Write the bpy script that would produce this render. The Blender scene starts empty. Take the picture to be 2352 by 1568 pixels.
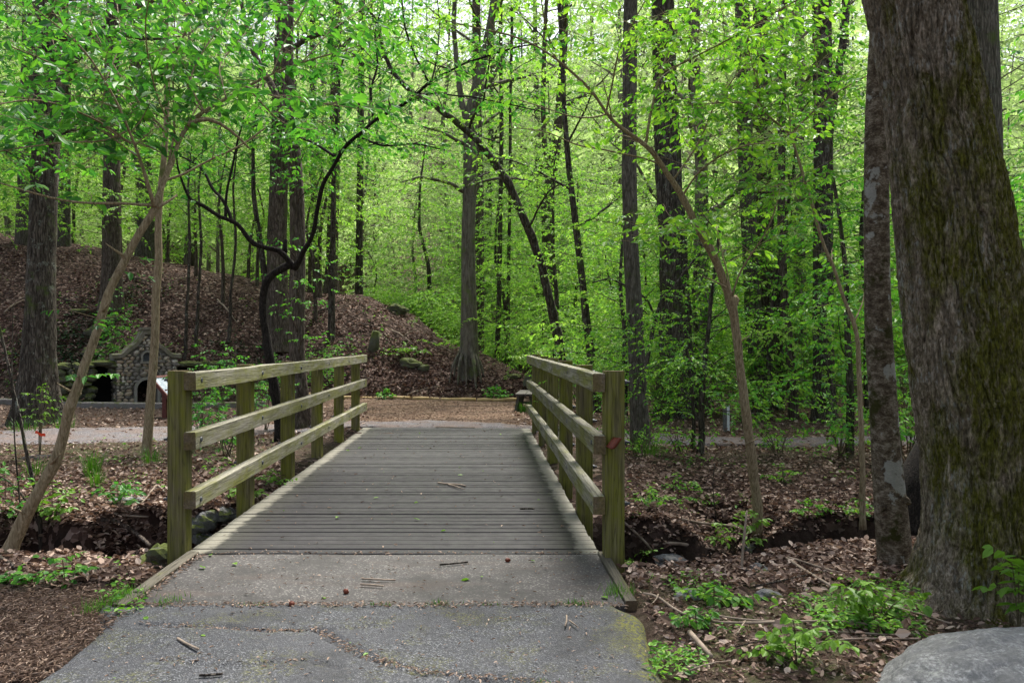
import bpy, math, random
import numpy as np
rng = np.random.default_rng(11)
random.seed(5)
C = bpy.context.scene.collection
F, CX, CY, EYE = 1850.0, 1107.0, 788.0, 1.575

def at(px, py, Y):
    """a point of the place seen at (px, py) of a 2352 x 1568 picture, Y metres along the bridge"""
    return np.array([(px - CX) * Y / F, Y, EYE - (py - CY) * Y / F])

# ------------------------------------------------------------------ noise
def _h(ix, iy, iz, s):
    n = (ix.astype(np.int64) * 374761393 + iy.astype(np.int64) * 668265263 + iz.astype(np.int64) * 2147483647 + s * 1274126177) & 0xFFFFFFFF
    n = ((n ^ (n >> 13)) * 1274126177) & 0xFFFFFFFF
    n = ((n ^ (n >> 16)) * 2246822519) & 0xFFFFFFFF
    return ((n ^ (n >> 15)) & 0xFFFFFF) / float(0xFFFFFF)

def vnoise(x, y, z=0.0, s=0):
    x, y, z = np.broadcast_arrays(np.asarray(x, float), np.asarray(y, float), np.asarray(z, float))
    ix, iy, iz = np.floor(x), np.floor(y), np.floor(z)
    fx, fy, fz = x - ix, y - iy, z - iz
    fx, fy, fz = [f * f * (3 - 2 * f) for f in (fx, fy, fz)]
    r = 0
    for a in (0, 1):
        for b in (0, 1):
            for c in (0, 1):
                w = (fx if a else 1 - fx) * (fy if b else 1 - fy) * (fz if c else 1 - fz)
                r = r + w * _h(ix + a, iy + b, iz + c, s)
    return r * 2 - 1

def fbm(x, y, z=0.0, s=0, o=4):
    r, a = 0, 1.0
    x, y, z = np.asarray(x, float), np.asarray(y, float), np.asarray(z, float)
    for i in range(o):
        r = r + a * vnoise(x * 2 ** i, y * 2 ** i, z * 2 ** i, s + i)
        a *= .5
    return r

def sstep(a, b, x):
    t = np.clip((np.asarray(x, float) - a) / (b - a), 0, 1)
    return t * t * (3 - 2 * t)

# ------------------------------------------------------------------ mesh helpers
class MB:
    """collects quads / triangles with numpy and links them as one mesh object"""
    def __init__(s):
        s.v, s.f, s.n = [], [], 0
    def add(s, v, f):
        v = np.asarray(v, float).reshape(-1, 3)
        for a in ([f] if isinstance(f, np.ndarray) else [np.array(q).reshape(1, -1) for q in f]):
            s.f.append(a + s.n)
        s.v.append(v); s.n += len(v)
        return s
    def box(s, a, b, R=None, o=None, jit=0):
        a, b = np.minimum(a, b), np.maximum(a, b)
        v = np.array([[(a, b)[i][0], (a, b)[j][1], (a, b)[k][2]] for i in (0, 1) for j in (0, 1) for k in (0, 1)], float)
        if jit: v += rng.uniform(-jit, jit, v.shape)
        if R is not None: v = v @ np.asarray(R).T
        if o is not None: v = v + np.asarray(o)
        return s.add(v, np.array([[0, 1, 3, 2], [4, 6, 7, 5], [0, 4, 5, 1], [2, 3, 7, 6], [0, 2, 6, 4], [1, 5, 7, 3]]))
    def grid(s, P):
        """P (m,n,3) grid of points"""
        m, n = P.shape[:2]
        i = np.arange(m * n).reshape(m, n)
        f = np.stack([i[:-1, :-1], i[1:, :-1], i[1:, 1:], i[:-1, 1:]], -1).reshape(-1, 4)
        return s.add(P.reshape(-1, 3), f)
    def tube(s, pts, rad, n=6, cap=True, lobe=None):
        pts = np.asarray(pts, float); m = len(pts)
        rad = np.broadcast_to(np.asarray(rad, float), (m,))
        T = np.gradient(pts, axis=0); T /= np.linalg.norm(T, axis=1, keepdims=True) + 1e-12
        ref = np.array([0, 1.0, .02]) if abs(T[:, 1]).mean() < .8 else np.array([1.0, 0, .05])
        U = np.cross(T, ref); U /= np.linalg.norm(U, axis=1, keepdims=True) + 1e-12
        W = np.cross(T, U)
        th = np.arange(n) * 2 * math.pi / n
        R = rad[:, None] * np.ones(n)[None]
        if lobe is not None: R = R * lobe(th, m)
        P = pts[:, None] + R[..., None] * (np.cos(th)[None, :, None] * U[:, None] + np.sin(th)[None, :, None] * W[:, None])
        i = np.arange(m * n).reshape(m, n); j = np.roll(i, -1, 1)
        f = np.stack([i[:-1], j[:-1], j[1:], i[1:]], -1).reshape(-1, 4)
        base = s.n
        s.add(P.reshape(-1, 3), f)
        if cap:
            s.f.append(np.array([list(range(n))[::-1]]) + base)
            s.f.append(np.array([list(range((m - 1) * n, m * n))]) + base)
        return s
    def rough(s, a, b, seg=12, amp=.004, R=None, o=None, freq=6, axis=1):
        """a sawn timber: a box with worn, slightly wavy long faces"""
        a, b = np.minimum(a, b).astype(float), np.maximum(a, b).astype(float)
        L = np.linspace(a[axis], b[axis], seg + 1)
        ax = [i for i in range(3) if i != axis]
        c, h = (a + b) / 2, (b - a) / 2
        k = .09 * min(h[ax[0]], h[ax[1]])
        ring = []
        for sx, sy in ((1, 1), (-1, 1), (-1, -1), (1, -1)):
            p = [(h[ax[0]] - k, h[ax[1]]), (h[ax[0]], h[ax[1]] - k)]
            if sx * sy < 0: p = p[::-1]
            ring += [(sx * q[0], sy * q[1]) for q in (p[::-1] if sx * sy > 0 else p[::-1])]
        ring = np.array(ring)
        sd = int(rng.integers(1, 9999))
        P = np.zeros((seg + 1, len(ring), 3))
        P[..., axis] = L[:, None]
        for q in (0, 1):
            P[..., ax[q]] = c[ax[q]] + ring[None, :, q]
            P[..., ax[q]] += amp * (.45 * fbm(L[:, None] * freq, ring[None, :, 0] * 6 + q * 7, ring[None, :, 1] * 6, sd, 2) + .22 * vnoise(L[:, None] * freq * 6, ring[None, :, 0] * 40 + q * 7, ring[None, :, 1] * 40, sd))
        P[0, ..., axis] += .0; 
        v = P.reshape(-1, 3)
        if R is not None: v = v @ np.asarray(R).T
        if o is not None: v = v + np.asarray(o)
        n = len(ring); i = np.arange((seg + 1) * n).reshape(seg + 1, n); j = np.roll(i, -1, 1)
        f = np.stack([i[:-1], j[:-1], j[1:], i[1:]], -1).reshape(-1, 4)
        base = s.n; s.add(v, f)
        s.f.append(np.array([list(range(n))[::-1]]) + base)
        s.f.append(np.array([list(range(seg * n, (seg + 1) * n))]) + base)
        return s
    def mesh(s, name, mat, off=(0, 0, 0), smooth=False):
        me = bpy.data.meshes.new(name)
        v = np.concatenate(s.v) - np.asarray(off, float)
        me.vertices.add(len(v)); me.vertices.foreach_set('co', v.ravel())
        cnt = np.concatenate([np.full(len(a), a.shape[1]) for a in s.f])
        idx = np.concatenate([a.ravel() for a in s.f])
        me.loops.add(len(idx)); me.loops.foreach_set('vertex_index', idx.astype(np.int32))
        me.polygons.add(len(cnt))
        me.polygons.foreach_set('loop_start', np.concatenate([[0], np.cumsum(cnt)[:-1]]).astype(np.int32))
        me.polygons.foreach_set('use_smooth', np.full(len(cnt), bool(smooth)))
        me.update(calc_edges=True)
        me.validate()
        if mat: me.materials.append(mat)
        return me
    def build(s, name, mat, parent=None, off=None, smooth=False, recalc=False):
        if off is None:
            off = np.array(parent.location) if parent is not None and parent.type == 'EMPTY' else np.zeros(3)
            if parent is not None and parent.parent is not None: off = np.array(parent.parent.location) + np.array(parent.location)
            elif parent is not None and parent.type != 'EMPTY': off = np.array(parent.location)
        me = s.mesh(name, mat, off, smooth)
        if recalc:
            import bmesh
            bm = bmesh.new(); bm.from_mesh(me); bmesh.ops.recalc_face_normals(bm, faces=bm.faces); bm.to_mesh(me); bm.free()
        o = bpy.data.objects.new(name, me); C.objects.link(o)
        if parent is not None: o.parent = parent
        else: o.location = off
        return o

def tag(o, label=None, cat=None, group=None, kind=None):
    if label: o['label'] = label
    if cat: o['category'] = cat
    if group: o['group'] = group
    if kind: o['kind'] = kind
    return o

def empty(name, loc, label=None, cat=None, group=None):
    o = bpy.data.objects.new(name, None); C.objects.link(o)
    o.location = [float(q) for q in loc]; o.empty_display_size = .2
    return tag(o, label, cat, group)

def copy_tree(o):
    c = o.copy(); C.objects.link(c)
    for ch in o.children:
        d = ch.copy(); C.objects.link(d); d.parent = c
        for g in ch.children:
            e = g.copy(); C.objects.link(e); e.parent = d
    return c

def rotz(a):
    c, s = math.cos(a), math.sin(a)
    return np.array([[c, -s, 0], [s, c, 0], [0, 0, 1.0]])

def roty(a):
    c, s = math.cos(a), math.sin(a)
    return np.array([[c, 0, s], [0, 1, 0], [-s, 0, c]])

def rotx(a):
    c, s = math.cos(a), math.sin(a)
    return np.array([[1, 0, 0], [0, c, -s], [0, s, c]])

def blob(mb, c, r, seed, nu=14, nv=9, amp=.3, fr=1.6, flat=0.0, R=None):
    """an irregular stone"""
    u = np.linspace(0, 2 * math.pi, nu, endpoint=False); w = np.linspace(.001, math.pi - .001, nv)
    D = np.stack([np.sin(w)[:, None] * np.cos(u), np.sin(w)[:, None] * np.sin(u), np.cos(w)[:, None] * np.ones(nu)], -1)
    k = 1 + amp * fbm(D[..., 0] * fr, D[..., 1] * fr, D[..., 2] * fr, seed, 3)
    k = np.round(k / .12) * .12 * flat + k * (1 - flat)
    P = D * k[..., None] * np.asarray(r)
    if R is not None: P = P @ np.asarray(R).T
    P = P + np.asarray(c)
    i = np.arange(nu * nv).reshape(nv, nu); j = np.roll(i, -1, 1)
    f = np.stack([i[:-1], i[1:], j[1:], j[:-1]], -1).reshape(-1, 4)
    mb.add(P.reshape(-1, 3), f)

# ------------------------------------------------------------------ materials
class NT:
    def __init__(s, name):
        s.m = bpy.data.materials.new(name); s.m.use_nodes = True
        s.t = s.m.node_tree; s.t.nodes.clear()
        s.out = s.t.nodes.new('ShaderNodeOutputMaterial')
        s.tc = s.t.nodes.new('ShaderNodeTexCoord')
    def n(s, typ, **kw):
        o = s.t.nodes.new(typ)
        for k, v in kw.items():
            if k in o.inputs: s.put(o.inputs[k], v)
            else: setattr(o, k, v)
        return o
    def put(s, sock, v):
        if hasattr(v, 'is_linked') or hasattr(v, 'links'): s.t.links.new(v, sock)
        elif isinstance(v, tuple) and len(v) == 3 and len(sock.default_value) == 4: sock.default_value = (*v, 1)
        else: sock.default_value = v
    def co(s, scale=(1, 1, 1), which='Object', off=None):
        if hasattr(which, 'links'): src = which
        else: src = s.tc.outputs[which]
        m = s.n('ShaderNodeMapping'); s.put(m.inputs['Vector'], src); m.inputs['Scale'].default_value = scale
        if off: m.inputs['Location'].default_value = off
        return m.outputs[0]
    def noise(s, vec, scale, detail=4, rough=.55, dist=0):
        o = s.n('ShaderNodeTexNoise', Vector=vec, Scale=float(scale), Detail=float(detail), Roughness=float(rough), Distortion=float(dist))
        return o.outputs['Fac']
    def vor(s, vec, scale, feature='F1', out='Distance', rnd=1.0):
        o = s.n('ShaderNodeTexVoronoi', feature=feature); s.put(o.inputs['Vector'], vec); o.inputs['Scale'].default_value = scale
        o.inputs['Randomness'].default_value = rnd
        return o.outputs[out]
    def ramp(s, fac, stops, interp='LINEAR'):
        o = s.n('ShaderNodeValToRGB'); s.put(o.inputs[0], fac); e = o.color_ramp.elements; o.color_ramp.interpolation = interp
        while len(e) < len(stops): e.new(.5)
        for el, (p, c) in zip(e, stops):
            el.position = p; el.color = (*c, 1) if not isinstance(c, (int, float)) else (c, c, c, 1)
        return o.outputs[0]
    def mix(s, fac, a, b, mode='MIX'):
        o = s.n('ShaderNodeMix', data_type='RGBA', blend_type=mode)
        s.put(o.inputs[0], fac); s.put(o.inputs[6], a); s.put(o.inputs[7], b)
        return o.outputs[2]
    def math(s, op, a, b=0.0, clamp=False):
        o = s.n('ShaderNodeMath', operation=op, use_clamp=clamp); s.put(o.inputs[0], a); s.put(o.inputs[1], b)
        return o.outputs[0]
    def sep(s, v):
        return s.n('ShaderNodeSeparateXYZ', Vector=v).outputs
    def bump(s, h, st=.5, dist=.01, normal=None):
        o = s.n('ShaderNodeBump'); s.put(o.inputs['Height'], h); o.inputs['Strength'].default_value = st; o.inputs['Distance'].default_value = dist
        if normal is not None: s.put(o.inputs['Normal'], normal)
        return o.outputs[0]
    def pbr(s, col, rough=.8, normal=None, spec=.3, metal=0.0):
        p = s.n('ShaderNodeBsdfPrincipled'); s.put(p.inputs['Base Color'], col); s.put(p.inputs['Roughness'], rough)
        p.inputs['Specular IOR Level'].default_value = spec; p.inputs['Metallic'].default_value = metal
        if normal is not None: s.put(p.inputs['Normal'], normal)
        s.t.links.new(p.outputs[0], s.out.inputs[0]); return s.m

def bark(name, c1, c2, c3, sc=1.0, furrow=.6, moss=0.0, lichen=0.0, mosscol=(.05, .075, .012)):
    t = NT(name)
    v = t.co((1, 1, .16)); v2 = t.co((1, 1, 1))
    big = t.noise(v2, 3.0 * sc, 5)
    st = t.noise(v, 26 * sc, 6, .65, .6)
    vo = t.vor(v, 34 * sc, 'DISTANCE_TO_EDGE')
    col = t.ramp(st, [(.38, c1), (.5, c2), (.63, c3)])
    col = t.mix(t.ramp(vo, [(0, .85 * furrow), (.16, 0)]), col, tuple(q * .45 for q in c1))
    if lichen:
        l = t.math('MULTIPLY', t.ramp(t.noise(v2, 7 * sc, 6, .7), [(.56, 0), (.64, 1)]), t.ramp(t.noise(v2, 55 * sc, 3), [(.4, 0), (.6, 1)]))
        col = t.mix(t.math('MULTIPLY', l, lichen), col, (.33, .36, .31))
    if moss:
        col = t.mix(t.ramp(t.noise(v2, 2.2, 6, .65), [(.62 - .25 * moss, 0), (.74 - .2 * moss, 1)]), col, t.mix(t.noise(v2, 40, 3), mosscol, tuple(q * 1.9 for q in mosscol)))
    h = t.math('ADD', t.math('MULTIPLY', t.ramp(vo, [(0, 0), (.25, 1)]), furrow), st)
    return t.pbr(t.mix(t.math('MULTIPLY', big, .35), col, tuple(q * .6 for q in c2)), .9, t.bump(h, .8, .02 / sc), .15)

def oakbark():
    t = NT('oak_bark'); v = t.co((1, 1, .3)); w = t.co()
    f = t.noise(v, 95, 5, .7); g = t.noise(t.co((1, 1, .12)), 30, 5, .65, .4); b = t.noise(w, 4, 4)
    col = t.ramp(t.math('ADD', t.math('MULTIPLY', f, .55), t.math('MULTIPLY', g, .45)), [(.37, (.04, .03, .020)), (.5, (.165, .134, .093)), (.62, (.40, .335, .26))])
    l = t.math('MULTIPLY', t.ramp(t.noise(w, 5, 5, .7), [(.5, 0), (.6, 1)]), t.ramp(t.noise(v, 60, 3), [(.52, 0), (.6, 1)]))
    col = t.mix(t.math('MULTIPLY', l, .7), col, (.36, .37, .34))
    x = t.sep(w)[0]
    m = t.math('ADD', t.math('MULTIPLY', t.noise(t.co((1, 1, .45)), 3.0, 7, .72), 1.0), t.math('ADD', t.math('MULTIPLY', x, .36), .185))
    mk = t.math('MULTIPLY', t.ramp(m, [(.50, 0), (.62, 1)]), t.ramp(t.noise(v, 45, 4, .7), [(.34, .4), (.52, 1)]))
    col = t.mix(t.math('MULTIPLY', mk, .97), col, t.mix(t.ramp(f, [(.35, 0), (.65, 1)]), (.022, .024, .002), (.125, .125, .014)))
    return t.pbr(col, .92, t.bump(t.math('ADD', f, g), 1.0, .02), .12)
M_OAK = oakbark
def mottledbark():
    t = NT('mottled_bark'); w = t.co(); v = t.co((1, 1, 1.5))
    a = t.noise(v, 17, 6, .7, .3); f = t.noise(t.co((1, 1, 2.2)), 70, 4, .7)
    col = t.ramp(t.math('ADD', t.math('MULTIPLY', a, .65), t.math('MULTIPLY', f, .35)), [(.4, (.04, .028, .019)), (.5, (.10, .077, .053)), (.6, (.25, .215, .17))])
    col = t.mix(t.ramp(t.noise(t.co((1, 1, .9), off=(3, 1, 7)), 4.6, 5, .6), [(.595, 0), (.62, .75)]), col, t.mix(f, (.22, .22, .2), (.42, .43, .4)))
    col = t.mix(t.ramp(t.noise(t.co((1, 1, 1), off=(9, 4, 1)), 3.6, 5, .65), [(.56, 0), (.62, .95)]), col, t.mix(f, (.006, .008, .002), (.05, .05, .008)))
    return t.pbr(col, .9, t.bump(t.math('ADD', a, f), .7, .01), .15)

def leafmat(name, cols, trans=.45, tcol=None, rough=.5, spec=.35):
    """thin leaves: diffuse and gloss plus light coming through; the colour varies leaf by leaf and plant by plant"""
    t = NT(name)
    g = t.n('ShaderNodeNewGeometry'); oi = t.n('ShaderNodeObjectInfo')
    r = t.math('ADD', t.math('MULTIPLY', g.outputs['Random Per Island'], .8), t.math('MULTIPLY', oi.outputs['Random'], .3))
    n = len(cols); col = t.ramp(r, [(i / (n - 1), c) for i, c in enumerate(cols)])
    p = t.n('ShaderNodeBsdfPrincipled'); t.put(p.inputs['Base Color'], col); p.inputs['Roughness'].default_value = rough
    p.inputs['Specular IOR Level'].default_value = spec
    tr = t.n('ShaderNodeBsdfTranslucent'); t.put(tr.inputs[0], t.mix(1.0, col, tcol or (1.05, 1.15, .6), 'MULTIPLY'))
    m = t.n('ShaderNodeMixShader'); m.inputs[0].default_value = trans
    t.t.links.new(p.outputs[0], m.inputs[1]); t.t.links.new(tr.outputs[0], m.inputs[2]); t.t.links.new(m.outputs[0], t.out.inputs[0])
    return t.m

def wood(name, axis, c1, c2, c3, green, gcol=(.13, .14, .02), grain=1.0, gsoft=.12):
    """weathered sawn timber with grain along an axis and green algae in streaks"""
    t = NT(name)
    s = [60.0, 60.0, 60.0]; s[axis] = 2.2
    v = t.co(tuple(s), 'Object'); w = t.co((1, 1, 1), 'Object')
    oi = t.n('ShaderNodeObjectInfo')
    off = t.n('ShaderNodeVectorMath', operation='ADD'); t.put(off.inputs[0], v)
    cmb = t.n('ShaderNodeCombineXYZ'); k = t.math('MULTIPLY', oi.outputs['Random'], 70.0)
    for q in range(3): t.put(cmb.inputs[q], k)
    t.put(off.inputs[1], cmb.outputs[0]); v = off.outputs[0]
    g = t.noise(v, 1.0, 7, .6, .4)
    col = t.ramp(g, [(.28, c1), (.5, c2), (.72, c3)])
    s2 = [9.0, 9.0, 9.0]; s2[axis] = 1.6
    off2 = t.n('ShaderNodeVectorMath', operation='ADD'); t.put(off2.inputs[0], t.co(tuple(s2))); t.put(off2.inputs[1], cmb.outputs[0])
    a = t.noise(off2.outputs[0], 1.0, 5, .6)
    b = t.noise(w, 16, 4)
    up = t.math('MULTIPLY', t.sep(t.tc.outputs['Normal'])[2], .10)
    a = t.math('SUBTRACT', a, t.math('MAXIMUM', up, 0.0))
    mask = t.ramp(t.math('ADD', a, t.math('MULTIPLY', b, .25)), [(.74 - green, 0), (.74 - green + gsoft * 2, 1)])
    col = t.mix(t.math('MULTIPLY', mask, .85), col, t.mix(g, tuple(q * .55 for q in gcol), tuple(q * 1.5 for q in gcol)))
    col = t.mix(t.math('MULTIPLY', oi.outputs['Random'], .3), col, (.035, .03, .014))
    crack = t.ramp(t.noise(v, .55, 3, .5, .3), [(.47, 0), (.5, 1), (.53, 0)])
    col = t.mix(t.math('MULTIPLY', crack, .55 * grain), col, tuple(q * .3 for q in c1))
    h = t.math('SUBTRACT', g, t.math('MULTIPLY', crack, .7))
    en = t.math('ABSOLUTE', t.sep(t.tc.outputs['Normal'])[axis])
    col = t.mix(t.math('MULTIPLY', t.ramp(en, [(.8, 0), (.95, 1)]), .75), col, t.mix(t.vor(t.co((1, 1, 1)), 60), (.05, .03, .016), (.14, .09, .045)))
    return t.pbr(col, .85, t.bump(h, .6, .004), .25)

def simple(name, c1, c2, sc=8, rough=.7, bumpst=.3, spec=.3, metal=0):
    t = NT(name); v = t.co(); n = t.noise(v, sc, 6, .65)
    return t.pbr(t.ramp(n, [(.3, c1), (.7, c2)]), rough, t.bump(n, bumpst, .01), spec, metal)
M = {}
M['oak'] = bark('oak_bark', (.055, .038, .028), (.17, .128, .102), (.36, .29, .25), 1.0, .45, .62, .5, (.07, .068, .006))
M['oak'] = M_OAK()
M['grey'] = bark('grey_bark', (.05, .043, .034), (.12, .105, .085), (.2, .175, .145), 1.2, .7, .25, .3)
M['dark'] = bark('dark_bark', (.024, .019, .015), (.078, .064, .05), (.18, .155, .128), 1.0, .8, .25, .7)
M['brown'] = bark('brown_bark', (.045, .034, .026), (.115, .088, .070), (.22, .178, .148), 1.0, .8, .12, .15)
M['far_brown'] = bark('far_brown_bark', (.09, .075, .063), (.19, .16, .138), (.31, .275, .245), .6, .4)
M['beech'] = bark('beech_bark', (.07, .06, .046), (.135, .12, .095), (.2, .18, .145), .7, .1, .3, .4, (.07, .10, .02))
M['tan'] = bark('tan_bark', (.15, .11, .062), (.29, .225, .135), (.39, .315, .21), 2.6, .35, .12, .1)
M['black'] = bark('black_bark', (.008, .0065, .0055), (.024, .019, .016), (.065, .052, .043), 2.6, .8)
M['mottled'] = mottledbark()
M['twig'] = simple('twig_bark', (.05, .042, .022), (.12, .10, .055), 12, .8)
M['stick'] = simple('dead_stick', (.15, .11, .08), (.38, .30, .23), 9, .85)
M['leaf_near'] = leafmat('spring_leaves', [(.028, .12, .03), (.06, .22, .035), (.115, .33, .04), (.21, .44, .05)], .45)
M['leaf_mid'] = leafmat('beech_leaves', [(.09, .21, .035), (.165, .35, .045), (.27, .47, .06), (.40, .58, .10)], .5, (1.0, 1.14, .8))
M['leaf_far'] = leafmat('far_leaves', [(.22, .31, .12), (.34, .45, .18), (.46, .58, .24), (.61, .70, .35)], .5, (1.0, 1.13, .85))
M['leaf_low'] = leafmat('low_leaves', [(.04, .14, .024), (.09, .26, .032), (.18, .39, .04), (.30, .51, .055)], .45)
M['leaf_pale'] = leafmat('seedling_leaves', [(.09, .2, .02), (.15, .3, .03), (.2, .36, .05)], .35)
M['grass'] = leafmat('grass_blades', [(.03, .11, .008), (.07, .19, .012), (.13, .27, .03)], .35)
M['ivy'] = leafmat('ivy_leaves', [(.008, .03, .012), (.016, .05, .014), (.04, .09, .02)], .2)
M['litter'] = leafmat('dead_leaves', [(.033, .019, .013), (.08, .047, .034), (.185, .12, .09), (.36, .26, .205), (.66, .53, .44)], .15, (1.1, .9, .7), .75, .2)
M['litter_dark'] = leafmat('dark_dead_leaves', [(.02, .010, .008), (.05, .026, .020), (.105, .058, .045), (.2, .125, .1), (.46, .34, .28)], .1, (1.1, .9, .7), .75, .2)  # darker, redder dead leaves, scattered on the mound
M['chips'] = leafmat('wood_chips', [(.07, .045, .032), (.16, .105, .075), (.28, .195, .145), (.5, .39, .31)], .05, (1, 1, 1), .85, .15)
M['rail'] = wood('rail_timber', 1, (.12, .106, .078), (.27, .25, .19), (.43, .40, .33), .23, (.17, .175, .02))
M['post'] = wood('post_timber', 2, (.06, .045, .026), (.145, .118, .072), (.25, .212, .14), .32, (.16, .165, .010), 1.0, .16)
M['edging'] = wood('edging_timber', 1, (.055, .046, .034), (.11, .096, .072), (.18, .16, .125), .12)
M['log'] = simple('yellow_log', (.40, .25, .10), (.62, .45, .22), 6, .7)
M['bench'] = simple('bench_wood', (.035, .028, .022), (.09, .08, .068), 10, .8)
M['bolt'] = simple('galvanised_bolt', (.035, .038, .045), (.085, .09, .1), 30, .6, .1, .4, .2)
M['signframe'] = simple('sign_frame', (.09, .022, .018), (.14, .038, .03), 20, .5)
M['white'] = simple('white_paint', (.5, .53, .55), (.78, .8, .82), 12, .6)
M['redflag'] = simple('red_ribbon', (.7, .04, .01), (.8, .08, .02), 12, .5)
M['deadleaf'] = simple('rust_leaf', (.09, .018, .008), (.17, .04, .018), 25, .45)
M['cutwood'] = simple('cut_wood', (.55, .32, .12), (.7, .45, .2), 20, .7)
M['cavity'] = simple('shaded_recess', (.006, .006, .006), (.018, .017, .015), 6, .9)  # shade inside the wall openings is put into this near-black stone colour
M['mulch_dark'] = simple('dark_mulch', (.008, .006, .006), (.03, .024, .022), 30, .9, .8)

def panel_mat():
    t = NT('sign_panel'); v = t.co((1, 1, 1), 'Generated')
    c = t.ramp(t.noise(t.co((3, 7, 1), 'Generated'), 1.2, 4), [(.35, (.55, .6, .66)), (.5, (.36, .42, .5)), (.65, (.72, .75, .78))])
    return t.pbr(c, .25, None, .5)
M['panel'] = panel_mat()

def rock_mat(name, c1, c2, c3, moss=0., sp=90, rough=.85):
    t = NT(name); v = t.co()
    a = t.noise(v, 5, 6, .6); b = t.noise(t.co((1, .8, 1.25)), sp, 6, .75); d = t.noise(v, 13, 5, .6, .5)
    col = t.ramp(b, [(.32, c1), (.5, c2), (.66, c3)])
    col = t.mix(t.ramp(d, [(.42, .6), (.58, 0)]), col, t.mix(.5, c1, c2))
    if not moss:
        col = t.mix(t.ramp(t.noise(t.co((1, 2.4, 2)), 3.2, 6, .7, 1.2), [(.42, .6), (.56, 0)]), col, tuple(q * 1.5 for q in c1))
        col = t.mix(t.ramp(t.noise(v, 9, 6, .75), [(.6, 0), (.66, .7)]), col, (.36, .37, .33))
    nz = t.sep(t.n('ShaderNodeNewGeometry').outputs['Normal'])[2]
    if moss:
        k = t.math('MULTIPLY', t.ramp(a, [(.58 - moss * .3, 0), (.66 - moss * .25, 1)]), t.ramp(nz, [(.1, .25), (.6, 1)]))
        col = t.mix(k, col, t.mix(t.noise(v, 60, 3), (.035, .05, .006), (.12, .14, .02)))
    return t.pbr(col, rough, t.bump(t.math('ADD', d, t.math('MULTIPLY', b, .5)), .7, .012), .3)
M['granite'] = rock_mat('granite', (.08, .08, .078), (.2, .2, .195), (.42, .42, .41), 0., 55)
M['rock'] = rock_mat('field_stone', (.06, .058, .058), (.14, .138, .14), (.27, .265, .265), .35)
M['mossrock'] = rock_mat('mossy_stone', (.035, .032, .026), (.09, .085, .075), (.2, .19, .175), .8)
M['kerbstone'] = rock_mat('kerb_concrete', (.11, .098, .088), (.19, .17, .155), (.27, .25, .23), .25)
M['coping'] = rock_mat('coping_concrete', (.10, .085, .062), (.2, .175, .14), (.31, .285, .24), .45)
M['archstone'] = rock_mat('arch_concrete', (.14, .125, .105), (.24, .22, .19), (.33, .31, .28), .1)

def masonry():
    t = NT('rubble_masonry'); g = t.n('ShaderNodeNewGeometry'); v = t.co()
    col = t.ramp(g.outputs['Random Per Island'], [(0, (.15, .135, .12)), (.3, (.32, .28, .23)), (.55, (.44, .33, .22)), (.75, (.54, .44, .32)), (1, (.68, .62, .53))])
    n = t.noise(v, 30, 5)
    return t.pbr(t.mix(t.math('MULTIPLY', n, .6), col, (.09, .085, .075)), .85, t.bump(n, .6, .01), .25)
M['masonry'] = masonry()
M['mortar'] = simple('mortar', (.07, .062, .05), (.17, .155, .13), 30, .9, .5)

def ground_mat():
    t = NT('forest_floor'); v = t.co(); at_ = t.n('ShaderNodeVertexColor', layer_name='zone')
    z = t.n('ShaderNodeSeparateColor', Color=at_.outputs[0]).outputs
    wv = t.n('ShaderNodeVectorMath', operation='ADD'); t.put(wv.inputs[0], v)
    sc = t.n('ShaderNodeVectorMath', operation='SCALE'); nn = t.n('ShaderNodeTexNoise', Vector=v, Scale=9.0)
    t.put(sc.inputs[0], nn.outputs['Color']); sc.inputs[3].default_value = .12; t.put(wv.inputs[1], sc.outputs[0]); w = wv.outputs[0]
    big = t.noise(v, .7, 5)
    vc = t.n('ShaderNodeTexVoronoi', Scale=15.0, Vector=w); vd = vc.outputs['Distance']
    cell = t.sep(vc.outputs['Color'])[0]
    lit = t.ramp(cell, [(0, (.016, .009, .007)), (.4, (.045, .025, .019)), (.7, (.10, .058, .044)), (.9, (.22, .145, .118)), (1, (.4, .3, .25))])
    lit = t.mix(t.ramp(t.noise(v, 1.6, 5), [(.35, .55), (.6, 0)]), lit, (.035, .022, .016))
    vm = t.n('ShaderNodeTexVoronoi', Scale=38.0, Vector=w)
    mul = t.ramp(t.sep(vm.outputs['Color'])[0], [(0, (.06, .035, .024)), (.4, (.125, .075, .048)), (.75, (.21, .135, .09)), (1, (.36, .27, .2))])
    mul = t.mix(t.ramp(t.noise(t.co((.5, 1.6, 1)), 1.3, 4), [(.46, 0), (.62, .75)]), mul, (.055, .036, .027))
    fine = t.noise(v, 110, 4, .7)
    dirt = t.ramp(t.math('ADD', t.math('MULTIPLY', fine, .6), t.math('MULTIPLY', t.noise(v, 14, 5), .4)), [(.35, (.03, .021, .015)), (.5, (.075, .052, .038)), (.68, (.17, .125, .1))])
    col = t.mix(z[0], dirt, lit); col = t.mix(z[1], col, mul)
    grn = t.math('MULTIPLY', z[2], t.ramp(t.noise(v, 3.2, 6, .7), [(.44, 0), (.58, 1)]))
    col = t.mix(t.math('MULTIPLY', grn, .8), col, t.mix(t.noise(v, 50, 3), (.035, .07, .012), (.10, .16, .03)))
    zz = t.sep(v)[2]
    col = t.mix(t.ramp(t.math('ADD', t.math('MULTIPLY', zz, -1.0), t.math('MULTIPLY', t.math('SUBTRACT', big, .5), .25)), [(.22, 0), (.6, .7)]), col, (.013, .009, .007))   # creek hollow's undercut shade painted into the soil colour, stronger lower down
    h = t.math('ADD', t.math('ADD', t.math('MULTIPLY', vd, 1.2), fine), big)
    return t.pbr(col, .95, t.bump(h, .8, .03), .12)
M['ground'] = ground_mat()

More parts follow.
